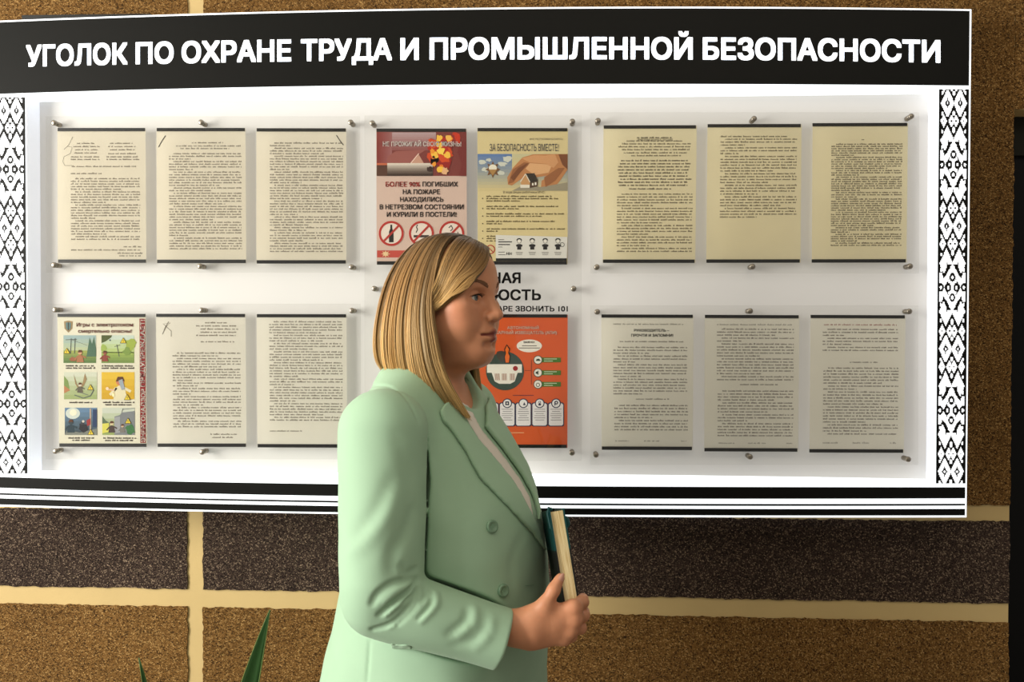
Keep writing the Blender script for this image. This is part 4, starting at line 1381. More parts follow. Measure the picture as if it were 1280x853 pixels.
# ------------------------------------------------------------------ woman: materials
def skin_mat():
    m, N, L, b = base_mat('skin')
    at = N.new('ShaderNodeAttribute'); at.attribute_name = 'tint'
    t = N.new('ShaderNodeTexCoord'); n = N.new('ShaderNodeTexNoise'); n.inputs['Scale'].default_value = 55; n.inputs['Detail'].default_value = 4
    L.new(t.outputs['Object'], n.inputs['Vector'])
    mr = N.new('ShaderNodeMapRange'); mr.inputs[3].default_value = 0.90; mr.inputs[4].default_value = 1.10; L.new(n.outputs['Fac'], mr.inputs[0])
    mx = N.new('ShaderNodeMix'); mx.data_type = 'RGBA'; mx.blend_type = 'MULTIPLY'; mx.inputs[0].default_value = 1
    L.new(at.outputs['Color'], mx.inputs[6]); L.new(mr.outputs[0], mx.inputs[7]); L.new(mx.outputs[2], b.inputs['Base Color'])
    b.inputs['Roughness'].default_value = 0.48; b.inputs['Specular IOR Level'].default_value = 0.4
    b.inputs['Subsurface Weight'].default_value = 0.12; b.inputs['Subsurface Radius'].default_value = (0.012, 0.005, 0.003); b.inputs['Subsurface Scale'].default_value = 0.6
    bp = N.new('ShaderNodeBump'); bp.inputs['Strength'].default_value = 0.12; bp.inputs['Distance'].default_value = 0.0008
    n2 = N.new('ShaderNodeTexNoise'); n2.inputs['Scale'].default_value = 420; L.new(t.outputs['Object'], n2.inputs['Vector'])
    L.new(n2.outputs['Fac'], bp.inputs['Height']); L.new(bp.outputs[0], b.inputs['Normal'])
    return m


M_SKIN = skin_mat()
M_JACKET = bumpy(plain('mint_suiting', (160, 192, 162), 0.72, 0.22, sheen=0.12, noise=0.03, nscale=30), 900, 0.10, 0.0006)
M_BLOUSE = bumpy(plain('white_knit', (226, 218, 206), 0.8, 0.15, noise=0.03, nscale=60), 600, 0.25, 0.0008)
M_TROUSER = plain('dark_trousers', (30, 32, 36), 0.8, 0.2)
M_SHOE = plain('black_leather', (18, 17, 16), 0.35, 0.5)
M_SEAM = plain('mint_seam', (128, 168, 140), 0.8, 0.1)
M_BUTTON = plain('mint_button', (120, 152, 124), 0.35, 0.45)
M_EYEW = plain('eye_white', (206, 196, 186), 0.25, 0.5)
M_IRIS = plain('blue_grey_iris', (92, 108, 112), 0.25, 0.5)
M_PUPIL = plain('pupil', (8, 8, 8), 0.15, 0.6)
M_BROW = plain('brown_brow_hair', (124, 88, 64), 0.7, 0.2)
M_LASH = plain('dark_lashes', (24, 18, 16), 0.6, 0.2)
M_NAIL = plain('nail', (206, 150, 128), 0.25, 0.5)

# ------------------------------------------------------------------ woman: body
woman = thing('person', 'woman with a blond bob in a mint green double-breasted jacket, holding a notebook', 'person', tuple(ORG))
woman.rotation_euler = (0, 0, TURN)
xs = axis((-0.24, 0.44, 0.0026)); ys = axis((-0.31, 0.31, 0.0028))
zs = axis((-0.01, 0.64, 0.02), (0.64, 0.86, 0.006), (0.86, 0.99, 0.02), (0.99, 1.10, 0.0026), (1.10, 1.38, 0.014), (1.38, 1.425, 0.005), (1.425, 1.69, 0.0022))
v, f = surface(sdf_body, xs, ys, zs)
body = np_mesh('body', v, f, M_SKIN, woman)
hq = to_head(v.astype(np.float32))
base = np.array(lin((204, 141, 105)))
colr = np.tile(base, (len(v), 1))
al = np.abs(hq[:, 1])
lip_up = capsule(np.stack([hq[:, 0], al, hq[:, 2]], -1).astype(np.float32), (0.0975, 0.002, -0.0605), (0.0870, 0.0225, -0.0660), 0.0058, 0.0028)
lip_lo = capsule(np.stack([hq[:, 0], al, hq[:, 2]], -1).astype(np.float32), (0.0965, 0, -0.0722), (0.0865, 0.0205, -0.0675), 0.0064, 0.0030)
w = np.clip(0.95 - np.minimum(lip_up, lip_lo) / 0.0022, 0, 1)[:, None]
colr = colr * (1 - w) + np.array(lin((134, 64, 54))) * w
ck = np.clip(1 - nrm((hq - V3(0.06, 0, -0.030)) * V3(1, 0, 1)) / 0.035, 0, 1)[:, None] * 0.35
colr = colr * (1 - ck) + np.array(lin((206, 128, 100))) * ck
ca = body.data.color_attributes.new('tint', 'FLOAT_COLOR', 'POINT')
ca.data.foreach_set('color', np.concatenate([colr, np.ones((len(v), 1))], 1).astype(np.float32).ravel())

for sgn in (-1, 1):
    eb = MB()
    c = Vector(from_head((0.0715, 0.031 * sgn, 0.0)).tolist())
    fwd = Vector((HM @ V3(1, 0.02, -0.01)).tolist())
    r = 0.0124
    prof = [(r * math.sin(a), -r * math.cos(a)) for a in np.linspace(0, PI * 0.83, 14)]
    eb.lathe(prof, c, fwd, M_EYEW, 20)
    a1 = PI * 0.83
    eb.lathe([(r * math.sin(a), -r * math.cos(a) + 0.0001) for a in np.linspace(a1, PI * 0.93, 5)], c, fwd, M_IRIS, 20)
    eb.lathe([(r * math.sin(a), -r * math.cos(a) + 0.0002) for a in np.linspace(PI * 0.92, PI, 5)], c, fwd, M_PUPIL, 20)
    e = eb.build('eye', None, True); e.parent = woman
    # lashes on the upper lid and an eyebrow of fine hairs
    lb = MB()
    pts = []
    for t in np.linspace(-1, 1, 11):
        pts.append(Vector(from_head((0.0868 - 0.0050 * t * t - (0.0045 * t if sgn * 1 > 0 else 0.0045 * t) , sgn * (0.031 + 0.0130 * t), 0.0048 - 0.0046 * t * t)).tolist()))
    lb.tube(pts, [0.0006 + 0.0005 * (1 - t * t) for t in np.linspace(-1, 1, 11)], M_LASH, 5)
    for t in np.linspace(-0.8, 1, 16):
        p0 = Vector(from_head((0.0868 - 0.0050 * t * t - 0.0045 * t, sgn * (0.031 + 0.0130 * t), 0.0048 - 0.0046 * t * t)).tolist())
        p1 = p0 + Vector((HM @ V3(0.005, sgn * 0.004 * t, 0.0030)).tolist())
        lb.tube([p0, p1], [0.0005, 0.0002], M_LASH, 4)
    o = lb.build('eyelashes', None); o.parent = woman
    bw = MB(); rb = random.Random(8)
    for i in range(150):
        t = rb.uniform(0, 1)
        q0 = (0.0935 - 0.030 * t * t - 0.003 * t, sgn * (0.013 + 0.037 * t), 0.0205 + 0.008 * math.sin(min(1, t * 1.35) * PI * 0.62) + rb.uniform(-0.0030, 0.0030) * (1 - 0.6 * t) - 0.003 * max(0, t - 0.7) / 0.3)
        q1 = (q0[0] - 0.004 * t - 0.0005, q0[1] + sgn * 0.006, q0[2] + 0.0022 * (1 - 1.5 * t))
        pr = []
        for qq, cl in ((q0, 0.0004), (q1, 0.0011)):
            pp = from_head(qq).astype(np.float32)[None]; dd = sdf_head(pp)[0]
            gg = np.array([sdf_head(pp + V3(*(0.001 * np.eye(3)[k])))[0] - dd for k in range(3)]); gg /= np.linalg.norm(gg)
            pr.append(Vector((pp[0] + gg * (cl - dd)).tolist()))
        bw.tube(pr, [0.0009, 0.0004], M_BROW, 4)
    o = bw.build('eyebrow', None); o.parent = woman


# ------------------------------------------------------------------ woman: jacket
def px_body(px, py, depth):
    return tuple(IB @ at_depth(px, py, depth))


FA = Vector(CF) - Vector(EF); FA.normalize()
FA2 = (Vector(CF2) - Vector(EL2)).normalized()


def jacket_core(Q):
    d = torso(Q, 0.0)
    for s in (-1, 1):
        sh = SH if s < 0 else SH2
        d = smin(d, capsule(Q, (-0.042, 0.070 * s, 1.398), (sh[0], sh[1] * 0.92, sh[2] + 0.016), 0.034, 0.050), 0.05)
    d = smax(d, Q[:, 2] - 1.438, 0.012)
    d = smax(d, 0.765 - Q[:, 2], 0.008)
    # neck opening
    d = smax(d, -capsule(Q, (-0.046, 0, 1.40), (-0.030, 0, 1.52), 0.060, 0.074), 0.010)
    d = smax(d, -ell(Q, (0.030, 0.004, 1.435), (0.095, 0.062, 0.080)), 0.010)
    return d


def sleeves(Q):
    a = capsule(Q, lerp(SH, EL, -0.02), EL, 0.0745, 0.0675)
    a = smin(a, capsule(Q, EF, lerp(EF, CF, 1.15), 0.0580, 0.0480), 0.012)
    a = smax(a, (Q - V3(*CF)) @ V3(*FA), 0.004)
    a = smax(a, -(capsule(Q, lerp(EF, CF, 0.80), lerp(EF, CF, 1.3), 0.039, 0.041)), 0.004)
    b = capsule(Q, SH2, EL2, 0.070, 0.060)
    b = smin(b, capsule(Q, EL2, lerp(EL2, CF2, 1.15), 0.060, 0.047), 0.03)
    b = smax(b, (Q - V3(*CF2)) @ V3(*FA2), 0.004)
    b = smax(b, -(capsule(Q, lerp(EL2, CF2, 0.80), lerp(EL2, CF2, 1.3), 0.041, 0.042)), 0.004)
    return a, b


FOLDS = []      # (points in body frame, depth, width): negative depth is a ridge


def cloth(Q):
    return (0.0021 * np.sin(Q[:, 2] * 23 + 3 * np.sin(Q[:, 1] * 11)) * np.sin(Q[:, 0] * 19 + Q[:, 1] * 14 + 1.3)
            + 0.0007 * np.sin(Q[:, 2] * 61 + Q[:, 0] * 47) * np.sin(Q[:, 1] * 53 - Q[:, 2] * 31))


def sdf_jacket(Q):
    d = jacket_core(Q)
    a, b = sleeves(Q)
    gap = 0.0050 * np.clip((1.30 - Q[:, 2]) / 0.05, -2, 1)
    d = np.where(gap > -0.004, smax(d, gap - a, 0.004), d)      # the sleeve hangs free of the body below the armhole
    d = smin(d, a, 0.002); d = smin(d, b, 0.012)
    d = d + cloth(Q)
    for pts, dep, wid in FOLDS:
        lo = np.min(np.array(pts), 0) - 4 * wid; hi = np.max(np.array(pts), 0) + 4 * wid
        m = ((Q > lo) & (Q < hi)).all(1)
        if m.any():
            q = Q[m]; e = np.zeros(len(q), np.float32); ns = len(pts) - 1
            for k in range(ns):      # deepest in the middle, running out at both ends
                pd = capsule(q, pts[k], pts[k + 1], 0.0)
                e = np.maximum(e, np.exp(-(pd / wid) ** 2) * (0.25 + 0.75 * math.sin(PI * (k + 0.5) / ns) ** 0.6))
            d[m] = d[m] + dep * e
    return d


def bvh_of(v, f):
    return BVHTree.FromPolygons([tuple(p) for p in v], [tuple(q) for q in f])


# first pass, smooth, to find where the photo's folds and edges lie on it
jx = axis((-0.26, 0.33, 0.012)); jy = axis((-0.33, 0.33, 0.012)); jz = axis((0.74, 1.46, 0.012))
JB = bvh_of(*surface(sdf_jacket, jx, jy, jz))
camB = IB @ CAM


def on_jacket(px, py, bvh=None):
    d = (IB.to_3x3() @ ray(px, py)).normalized()
    h = (bvh or JB).ray_cast(camB, d)
    if h[0] is None:
        # just off the outline: nearest point of the surface to the ray
        best = None
        for t in np.linspace(1.2, 1.9, 36):
            n = (bvh or JB).find_nearest(camB + d * t)
            if best is None or n[3] < best[3]:
                best = n
        h = best
    return h[0], h[1]


def fold(pts, dep, wid, sub=4):
    pa = np.array([(x, y, 0.0) for x, y in pts]); q = spline(pa, (len(pts) - 1) * sub + 1)
    FOLDS.append(([tuple(on_jacket(p[0], p[1])[0]) for p in q], dep, wid))


# armhole seam, shoulder seam
SEAM_ARM = [(447, 500), (457, 486), (468, 482.5), (485.6, 483.5), (501, 492), (514, 508), (522.5, 527), (528, 548), (530, 573), (530, 600), (528.5, 637)]
fold(SEAM_ARM[1:6], 0.0026, 0.0034)
fold(SEAM_ARM[5:7], 0.0030, 0.0034)
# elbow creases running down and back from the crook
fold([(521, 723.6), (507, 725.6), (489, 730.7), (472.4, 743), (465.4, 755)], 0.0085, 0.0050)
fold([(517, 731), (497, 739), (481, 752)], -0.0050, 0.0050)
fold([(522, 726), (509, 739), (491, 755), (474.5, 769)], 0.0105, 0.0038)
fold([(517, 740), (503, 751), (483, 769)], -0.0055, 0.0040)
fold([(521, 739), (504, 752)], 0.0060, 0.0036)
fold([(522, 735), (514, 756), (491, 779), (466, 787)], 0.0100, 0.0038)
fold([(522, 746), (509, 766), (487, 783)], -0.0055, 0.0045)
fold([(525, 737), (519, 757), (497, 781)], 0.0070, 0.0038)
fold([(531, 738), (531, 745), (527, 751)], 0.0085, 0.0040)
fold([(545, 742), (545, 757), (527, 777)], -0.0040, 0.0050)
fold([(537, 740), (538, 756), (524, 773)], 0.0045, 0.0040)
fold([(594, 762), (592, 778), (575, 793)], -0.0036, 0.0075)
fold([(583, 764), (580, 778), (562, 792)], 0.0030, 0.0075)
fold([(615, 774), (612, 792), (596, 809)], -0.0030, 0.0080)
fold([(604, 786), (590, 800), (568, 806)], 0.0018, 0.0080)
fold([(520, 712), (508, 717), (503, 708)], 0.0060, 0.0060)
fold([(494, 616), (484, 644), (462, 672), (440, 690)], -0.0040, 0.0140)
fold([(515, 640), (505, 668), (492, 690), (490, 712)], 0.0050, 0.0120)
fold([(490, 600), (470, 640), (448, 668)], 0.0030, 0.0140)
fold([(497, 545), (510, 590), (512, 630)], 0.0026, 0.0140)
# long drape on the front, back panel seam, shallow pulls above the closing button
fold([(548, 545), (560, 600), (575, 650)], 0.0030, 0.016)
fold([(468, 480.5), (475, 468), (486.5, 459)], 0.0022, 0.0032)
fold([(462, 803), (460.5, 828), (458.5, 853)], 0.0030, 0.0036)
fold([(640, 760), (640, 700), (655, 668)], 0.0018, 0.012)
jx = axis((-0.26, 0.33, 0.0026)); jy = axis((-0.33, 0.05, 0.0026), (0.05, 0.33, 0.005)); jz = axis((0.75, 0.86, 0.006), (0.86, 0.98, 0.0026), (0.98, 1.13, 0.0019), (1.13, 1.46, 0.0026))
v, f = surface(sdf_jacket, jx, jy, jz)
np_mesh('jacket', v, f, M_JACKET, woman)
JB = bvh_of(v, f)


def dense_outline(poly, step):
    out = []
    for i in range(len(poly)):
        a, b = poly[i], poly[(i + 1) % len(poly)]
        n = max(1, int(math.hypot(b[0] - a[0], b[1] - a[1]) / step))
        for k in range(n):
            out.append((a[0] + (b[0] - a[0]) * k / n, a[1] + (b[1] - a[1]) * k / n))
    return out


def inside(p, poly):
    c = False; j = len(poly) - 1
    for i in range(len(poly)):
        if (poly[i][1] > p[1]) != (poly[j][1] > p[1]) and p[0] < (poly[j][0] - poly[i][0]) * (p[1] - poly[i][1]) / (poly[j][1] - poly[i][1]) + poly[i][0]:
            c = not c
        j = i
    return c


def patch(name, poly, lift, thick, m, hit, step=3.0, round_=0.6, smooth_iter=6, bulge=None):
    """cloth layer cut to an outline and laid on the jacket; hit maps the outline's plane to (point, normal)"""
    ol = dense_outline(poly, step)
    xs_ = [p[0] for p in ol]; ys_ = [p[1] for p in ol]
    pts = [Vector(p) for p in ol]
    y = min(ys_) + step / 2
    while y < max(ys_):
        x = min(xs_) + step / 2
        while x < max(xs_):
            if inside((x, y), ol) and min((x - a) ** 2 + (y - b) ** 2 for a, b in ol) > (step * 0.55) ** 2:
                pts.append(Vector((x, y)))
            x += step
        y += step
    n0 = len(ol)
    r = delaunay_2d_cdt(pts, [(i, (i + 1) % n0) for i in range(n0)], [], 1, 1e-4)
    vs, fs = r[0], r[2]
    base_ = [hit(*p) for p in vs]
    co = np.array([tuple(b[0]) for b in base_]); no = np.array([tuple(b[1]) for b in base_])
    nb = [set() for _ in vs]
    for t in fs:
        for a in range(len(t)):
            nb[t[a]].add(t[a - 1]); nb[t[a - 1]].add(t[a])
    for _ in range(smooth_iter):
        no = np.array([no[i] + sum(no[j] for j in nb[i]) for i in range(len(vs))]); no /= np.maximum(1e-6, np.linalg.norm(no, axis=1))[:, None]
        co2 = np.array([(co[i] + np.mean([co[j] for j in nb[i]], 0)) / 2 if nb[i] else co[i] for i in range(len(vs))])
        co = co * 0.5 + co2 * 0.5
    ec = {}
    for t in fs:
        for a in range(len(t)):
            e = tuple(sorted((t[a], t[a - 1]))); ec[e] = ec.get(e, 0) + 1
    bd = set(i for e, c in ec.items() if c == 1 for i in e)
    lf = np.array([lift * (bulge(*vs[i]) if bulge else 1.0) for i in range(len(vs))])
    top = co + no * (lf + thick)[:, None]; bot = co + no * (lf - 0.004)[:, None]
    for i in bd:
        top[i] = co[i] + no[i] * (lf[i] + thick * (1 - round_))
    n = len(vs)
    V_ = np.concatenate([top, bot]); F_ = []
    # faces of the flat outline may run either way round: make the top look outwards
    for t in fs:
        a, b, c = (V_[t[0]], V_[t[1]], V_[t[2]])
        if np.dot(np.cross(b - a, c - a), no[t[0]]) < 0:
            t = t[::-1]
        F_.append(tuple(t)); F_.append(tuple(i + n for i in t[::-1]))
    for (a, b), c in ec.items():
        if c == 1:
            F_.append((a, b, b + n, a + n))
    o = mesh_obj(name, V_, F_, m, None, True)
    bm = bmesh.new(); bm.from_mesh(o.data); bmesh.ops.recalc_face_normals(bm, faces=bm.faces); bm.to_mesh(o.data); bm.free()
    o.parent = woman
    return o


cam_hit = lambda x, y: on_jacket(x, y)


def front_hit(r, z):
    """straight on from the front of the body: r to her left, z up (both in units of 1/700 m)"""
    o = Vector((0.6, r / 700.0, z / 700.0))
    h = JB.ray_cast(o, Vector((-1, 0, 0)))
    if h[0] is None:
        h = JB.find_nearest(Vector((0.05, r / 700.0, z / 700.0)))
    return h[0], h[1]


def to_front(px, py):
    p = on_jacket(px, py)[0]
    return (p.y * 700, p.z * 700)


BL_L = [(570, 505), (577, 518), (596, 550), (620, 579), (642, 607), (657, 634), (664, 660)]
BL_R = [(668, 650), (663.5, 622), (650, 597), (626, 564), (602, 536), (590, 512), (580, 498)]
patch('blouse', BL_L + BL_R, 0.0005, 0.0012, M_BLOUSE, cam_hit, 3.2)
LAP = [(546, 515), (554, 505), (568, 499), (572, 508), (577, 518), (596, 550), (620, 578), (642, 606), (657, 632), (668, 655), (680, 690), (671, 680), (662, 667), (631, 634), (598, 601), (579, 566), (563, 542), (550, 527)]
patch('lapel', LAP, 0.0066, 0.0030, M_JACKET, cam_hit, 3.0)
# far lapel: from the far edge of the blouse round to her left
fin = [to_front(*p) for p in [(590, 504), (602, 534), (626, 564), (650, 597), (663.5, 622), (671, 655)]]
wd = [30, 44, 46, 36, 24, 3]
FARP = fin + [(x + w_ * 1.0, z + 6) for (x, z), w_ in zip(fin, wd)][::-1]
patch('lapel', FARP, 0.0066, 0.0030, M_JACKET, front_hit, 3.0, smooth_iter=16)
# collar: a folded band standing round the neck
cb = MB(); rows = []
for k in range(41):
    a = math.radians(-128 + 256 * k / 40)              # 0 = back of the neck
    ca_, sa_ = -math.cos(a), math.sin(a)
    drop = 0.030 * (abs(math.degrees(a)) / 128) ** 2
    row = []
    for (rad, hgt) in ((0.066, 1.405), (0.064, 1.432), (0.065, 1.441), (0.069, 1.444), (0.074, 1.438), (0.081, 1.420), (0.087, 1.404), (0.086, 1.400), (0.078, 1.404)):
        row.append((-0.040 + ca_ * rad * 1.0 + 0.012 * (abs(a) / 2.2) ** 2, sa_ * rad * 1.06, hgt - drop))
    rows.append(row)
cb.grid(rows, M_JACKET)
o = cb.build('collar', None, True); o.parent = woman
# buttons, buttonhole, pocket welt
for (x, y) in ((614.5, 658.5), (628.5, 738.5)):
    p, n = on_jacket(x, y)
    mbn = MB(); R0 = 0.0108
    mbn.lathe([(0, 0.0030), (R0 * 0.50, 0.0030), (R0 * 0.62, 0.0044), (R0 * 0.86, 0.0050), (R0, 0.0036), (R0, 0.0), (0, -0.002)], p, n, M_BUTTON, 24)
    bt = mbn.build('button', None, True); bt.parent = woman
    a = n.orthogonal().normalized(); b_ = n.cross(a)
    ht = MB()
    for i in range(4):
        q = p + (a * math.cos(PI / 4 + PI / 2 * i) + b_ * math.sin(PI / 4 + PI / 2 * i)) * 0.0026 + n * 0.0031
        ht.lathe([(0, 0.0004), (0.0010, 0.0003), (0.0011, -0.0004)], q, n, M_SEAM, 8)
    o = ht.build('button_holes', None); o.parent = bt
patch('buttonhole', [(655, 732), (668, 730.6), (668.4, 732.2), (655.4, 733.8)], 0.0004, 0.0008, M_SEAM, cam_hit, 1.5)
patch('pocket_welt', [(487, 803), (516, 806), (516, 812), (489, 811.5)], 0.001, 0.0016, M_JACKET, cam_hit, 2.2)

# trousers and shoes, below the frame
def sdf_trousers(Q):
    d = smax(torso(Q, -0.012), Q[:, 2] - 0.90, 0.01)
    d = smax(d, 0.78 - Q[:, 2], 0.02)
    for y in (-0.095, 0.095):
        l = smin(capsule(Q, (0.0, y, 0.84), (0.012, y * 0.95, 0.47), 0.100, 0.078), capsule(Q, (0.012, y * 0.95, 0.47), (-0.010, y * 0.92, 0.07), 0.076, 0.068), 0.03)
        d = smin(d, l, 0.03)
    d = smax(d, 0.075 - Q[:, 2], 0.004)
    return d


v, f = surface(sdf_trousers, axis((-0.22, 0.24, 0.012)), axis((-0.27, 0.27, 0.012)), axis((0.05, 0.93, 0.014)))
np_mesh('trousers', v, f, M_TROUSER, woman)
for y in (-0.088, 0.088):
    def sdf_shoe(Q):
        d = ell(Q, (-0.02, y, 0.045), (0.055, 0.042, 0.055))
        d = smin(d, capsule(Q, (0.0, y, 0.038), (0.135, y * 1.05, 0.022), 0.040, 0.030), 0.03)
        d = smax(d, -Q[:, 2], 0.004)
        return smax(d, Q[:, 2] - 0.085, 0.004)
    v, f = surface(sdf_shoe, axis((-0.10, 0.19, 0.006)), axis((y - 0.07, y + 0.07, 0.006)), axis((-0.008, 0.10, 0.006)))
    np_mesh('shoe', v, f, M_SHOE, woman)

# ------------------------------------------------------------------ woman: hair
GU = {  # guides in head coordinates (forward, towards her right, up), from crown to tip
    0: [(0.066, -0.030, 0.090), (0.0795, -0.004, 0.080), (0.086, 0.014, 0.060), (0.079, 0.032, 0.041), (0.0705, 0.045, 0.025), (0.052, 0.068, -0.007), (0.0295, 0.083, -0.021), (0.012, 0.088, -0.036)],
    1: [(0.030, -0.034, 0.117), (0.038, 0.010, 0.114), (0.041, 0.036, 0.101), (0.040, 0.060, 0.072), (0.034, 0.078, 0.038), (0.025, 0.087, 0.008), (0.016, 0.090, -0.016), (0.008, 0.091, -0.045)],
    2: [(0.026, -0.034, 0.118), (0.024, 0.020, 0.115), (0.026, 0.056, 0.086), (0.026, 0.078, 0.044), (0.024, 0.091, -0.012), (0.036, 0.094, -0.075), (0.053, 0.090, -0.140), (0.092, 0.068, -0.214)],
    3: [(0.004, -0.028, 0.124), (0.006, 0.030, 0.118), (0.000, 0.063, 0.086), (-0.006, 0.087, 0.040), (-0.010, 0.100, -0.020), (-0.007, 0.105, -0.080), (0.002, 0.101, -0.140), (0.022, 0.088, -0.190)],
    4: [(-0.024, -0.022, 0.122), (-0.036, 0.030, 0.112), (-0.048, 0.063, 0.076), (-0.058, 0.086, 0.030), (-0.066, 0.099, -0.030), (-0.067, 0.104, -0.085), (-0.062, 0.100, -0.130), (-0.050, 0.086, -0.155)],
    5: [(-0.040, -0.016, 0.119), (-0.066, 0.020, 0.101), (-0.088, 0.044, 0.066), (-0.103, 0.059, 0.020), (-0.112, 0.068, -0.035), (-0.115, 0.071, -0.080), (-0.110, 0.067, -0.115), (-0.094, 0.054, -0.134)],
    6: [(-0.046, -0.010, 0.117), (-0.084, 0.000, 0.095), (-0.107, 0.000, 0.056), (-0.119, 0.000, 0.010), (-0.126, 0.000, -0.040), (-0.127, 0.000, -0.080), (-0.119, 0.000, -0.112), (-0.102, 0.000, -0.128)],
}
for a, b in ((5, 7), (4, 8), (3, 9), (2, 10)):
    GU[b] = [(x, -abs(y) if i > 1 else -max(abs(y), 0.03) - (0.02 if i else 0), z) for i, (x, y, z) in enumerate(GU[a])]
GU[10] = [(0.026, -0.05, 0.116), (0.024, -0.062, 0.10), (0.026, -0.070, 0.078), (0.022, -0.082, 0.040), (0.012, -0.091, -0.012), (0.006, -0.094, -0.075), (0.006, -0.090, -0.125), (0.016, -0.080, -0.165)]
GU[11] = [(0.060, -0.042, 0.096), (0.064, -0.056, 0.078), (0.054, -0.067, 0.048), (0.036, -0.080, 0.014), (0.022, -0.091, -0.03), (0.010, -0.094, -0.085), (0.010, -0.090, -0.13), (0.020, -0.079, -0.168)]
GK = sorted(GU); GA = np.array([GU[k] for k in GK])          # (12, 8, 3)


def guide(s):
    """Catmull-Rom between neighbouring guides"""
    s = min(max(s, 0.0), len(GK) - 1.0001); i = int(s); t = s - i
    g = lambda j: GA[min(max(j, 0), len(GK) - 1)]
    if i <= 1:      # the fringe and the side hair do not blend into each other
        lo, hi = (0, 1) if i == 0 else (1, 1)
        if i == 1:
            return g(1) * (1 - t) + g(2) * t if False else g(2) * (0.55 + 0.45 * t) + (g(2) - (g(3) - g(2)) * 0.10) * (0.45 - 0.45 * t)
        return g(0) * (1 - t) + g(1) * t
    p0, p1, p2, p3 = g(i - 1) if i > 2 else g(i), g(i), g(i + 1), g(i + 2)
    return 0.5 * (2 * p1 + (p2 - p0) * t + (2 * p0 - 5 * p1 + 4 * p2 - p3) * t * t + (3 * p1 - p0 - 3 * p2 + p3) * t ** 3)


def hair_mat():
    m, N, L, b = base_mat('blond_hair')
    at = N.new('ShaderNodeAttribute'); at.attribute_name = 'hair'
    L.new(at.outputs['Color'], b.inputs['Base Color'])
    b.inputs['Roughness'].default_value = 0.38; b.inputs['Specular IOR Level'].default_value = 0.55
    b.inputs['Specular Tint'].default_value = (1.0, 0.86, 0.6, 1)
    return m


M_HAIR = hair_mat()
ROOT, MIDC, TIPC = (np.array(lin(c)) for c in ((84, 64, 44), (160, 121, 74), (222, 182, 118)))


def strand_mesh(name, strands, m, nside=5):
    """strands: list of (points (n,3) head frame, radii (n,), tone) -> one mesh of tapered tubes"""
    Vs, Fs, Cs = [], [], []; off = 0
    for P_, R_s, tone in strands:
        n = len(P_)
        T = np.gradient(P_, axis=0); T /= np.maximum(1e-9, np.linalg.norm(T, axis=1))[:, None]
        ref = P_ - np.array([-0.01, 0, 0.0]); ref[:, 2] *= 0.4
        A = np.cross(T, ref); A /= np.maximum(1e-9, np.linalg.norm(A, axis=1))[:, None]
        Bn = np.cross(T, A)
        ang = np.arange(nside) * 2 * PI / nside
        ring = (A[:, None, :] * np.cos(ang)[None, :, None] + Bn[:, None, :] * np.sin(ang)[None, :, None] * 0.7) * R_s[:, None, None] + P_[:, None, :]
        Vs.append(ring.reshape(-1, 3))
        i = np.arange(n - 1)[:, None] * nside; j = np.arange(nside)[None, :]; j2 = (j + 1) % nside
        Fs.append((np.stack([i + j, i + j2, i + nside + j2, i + nside + j], -1).reshape(-1, 4)) + off)
        t = np.linspace(0, 1, n)[:, None]
        c = np.where(t < 0.5, ROOT + (MIDC - ROOT) * (t / 0.5) ** 1.5, MIDC + (TIPC - MIDC) * ((t - 0.5) / 0.5)) * tone
        Cs.append(np.repeat(c, nside, 0)); off += n * nside
    Vv = np.concatenate(Vs); Ff = np.concatenate(Fs); Cc = np.concatenate(Cs)
    o = np_mesh(name, from_head(Vv), Ff, m, woman)
    ca = o.data.color_attributes.new('hair', 'FLOAT_COLOR', 'POINT')
    ca.data.foreach_set('color', np.concatenate([np.clip(Cc, 0, 1), np.ones((len(Cc), 1))], 1).astype(np.float32).ravel())
    return o


def flip(g):      # guides store "towards her right" as positive; the head frame has left positive
    g = g.copy(); g[:, 1] *= -1; return g


def keep_out(strs):
    """push every strand point out of the head by its own clearance"""
    n = [len(a[0]) for a in strs]
    q = np.concatenate([a[0] for a in strs]).astype(np.float32)
    off = np.concatenate([np.full(len(a[0]), a[3]) for a in strs])
    for _ in range(3):
        p = from_head(q).astype(np.float32); d = sdf_head(p)
        m = d < off
        if not m.any():
            break
        e = 0.002; g = np.stack([sdf_head(p[m] + V3(*(e * np.eye(3)[k]))) - d[m] for k in range(3)], -1)
        g /= np.maximum(1e-6, nrm(g))[:, None]
        p[m] += g * (off[m] - d[m])[:, None]
        q = to_head(p)
    out = []; i = 0
    for a, k in zip(strs, n):
        P_ = q[i:i + k].astype(float); i += k
        P_[1:-1] = 0.25 * P_[:-2] + 0.5 * P_[1:-1] + 0.25 * P_[2:]
        out.append((P_, a[1], a[2]))
    return out


hr = np.random.RandomState(5)
strands = []
CH = np.array([-0.008, 0, -0.02])
# inner mass so that no scalp shows between the locks
for s in np.arange(0, len(GK) - 1, 0.045):
    g = flip(guide(s)); P_ = spline(g, 20)
    P_ = CH + (P_ - CH) * np.array([0.95, 0.95, 0.97])
    strands.append((P_, np.concatenate([np.linspace(0.0045, 0.0065, 14), np.linspace(0.006, 0.003, 6)]), 0.42, 0.0025))
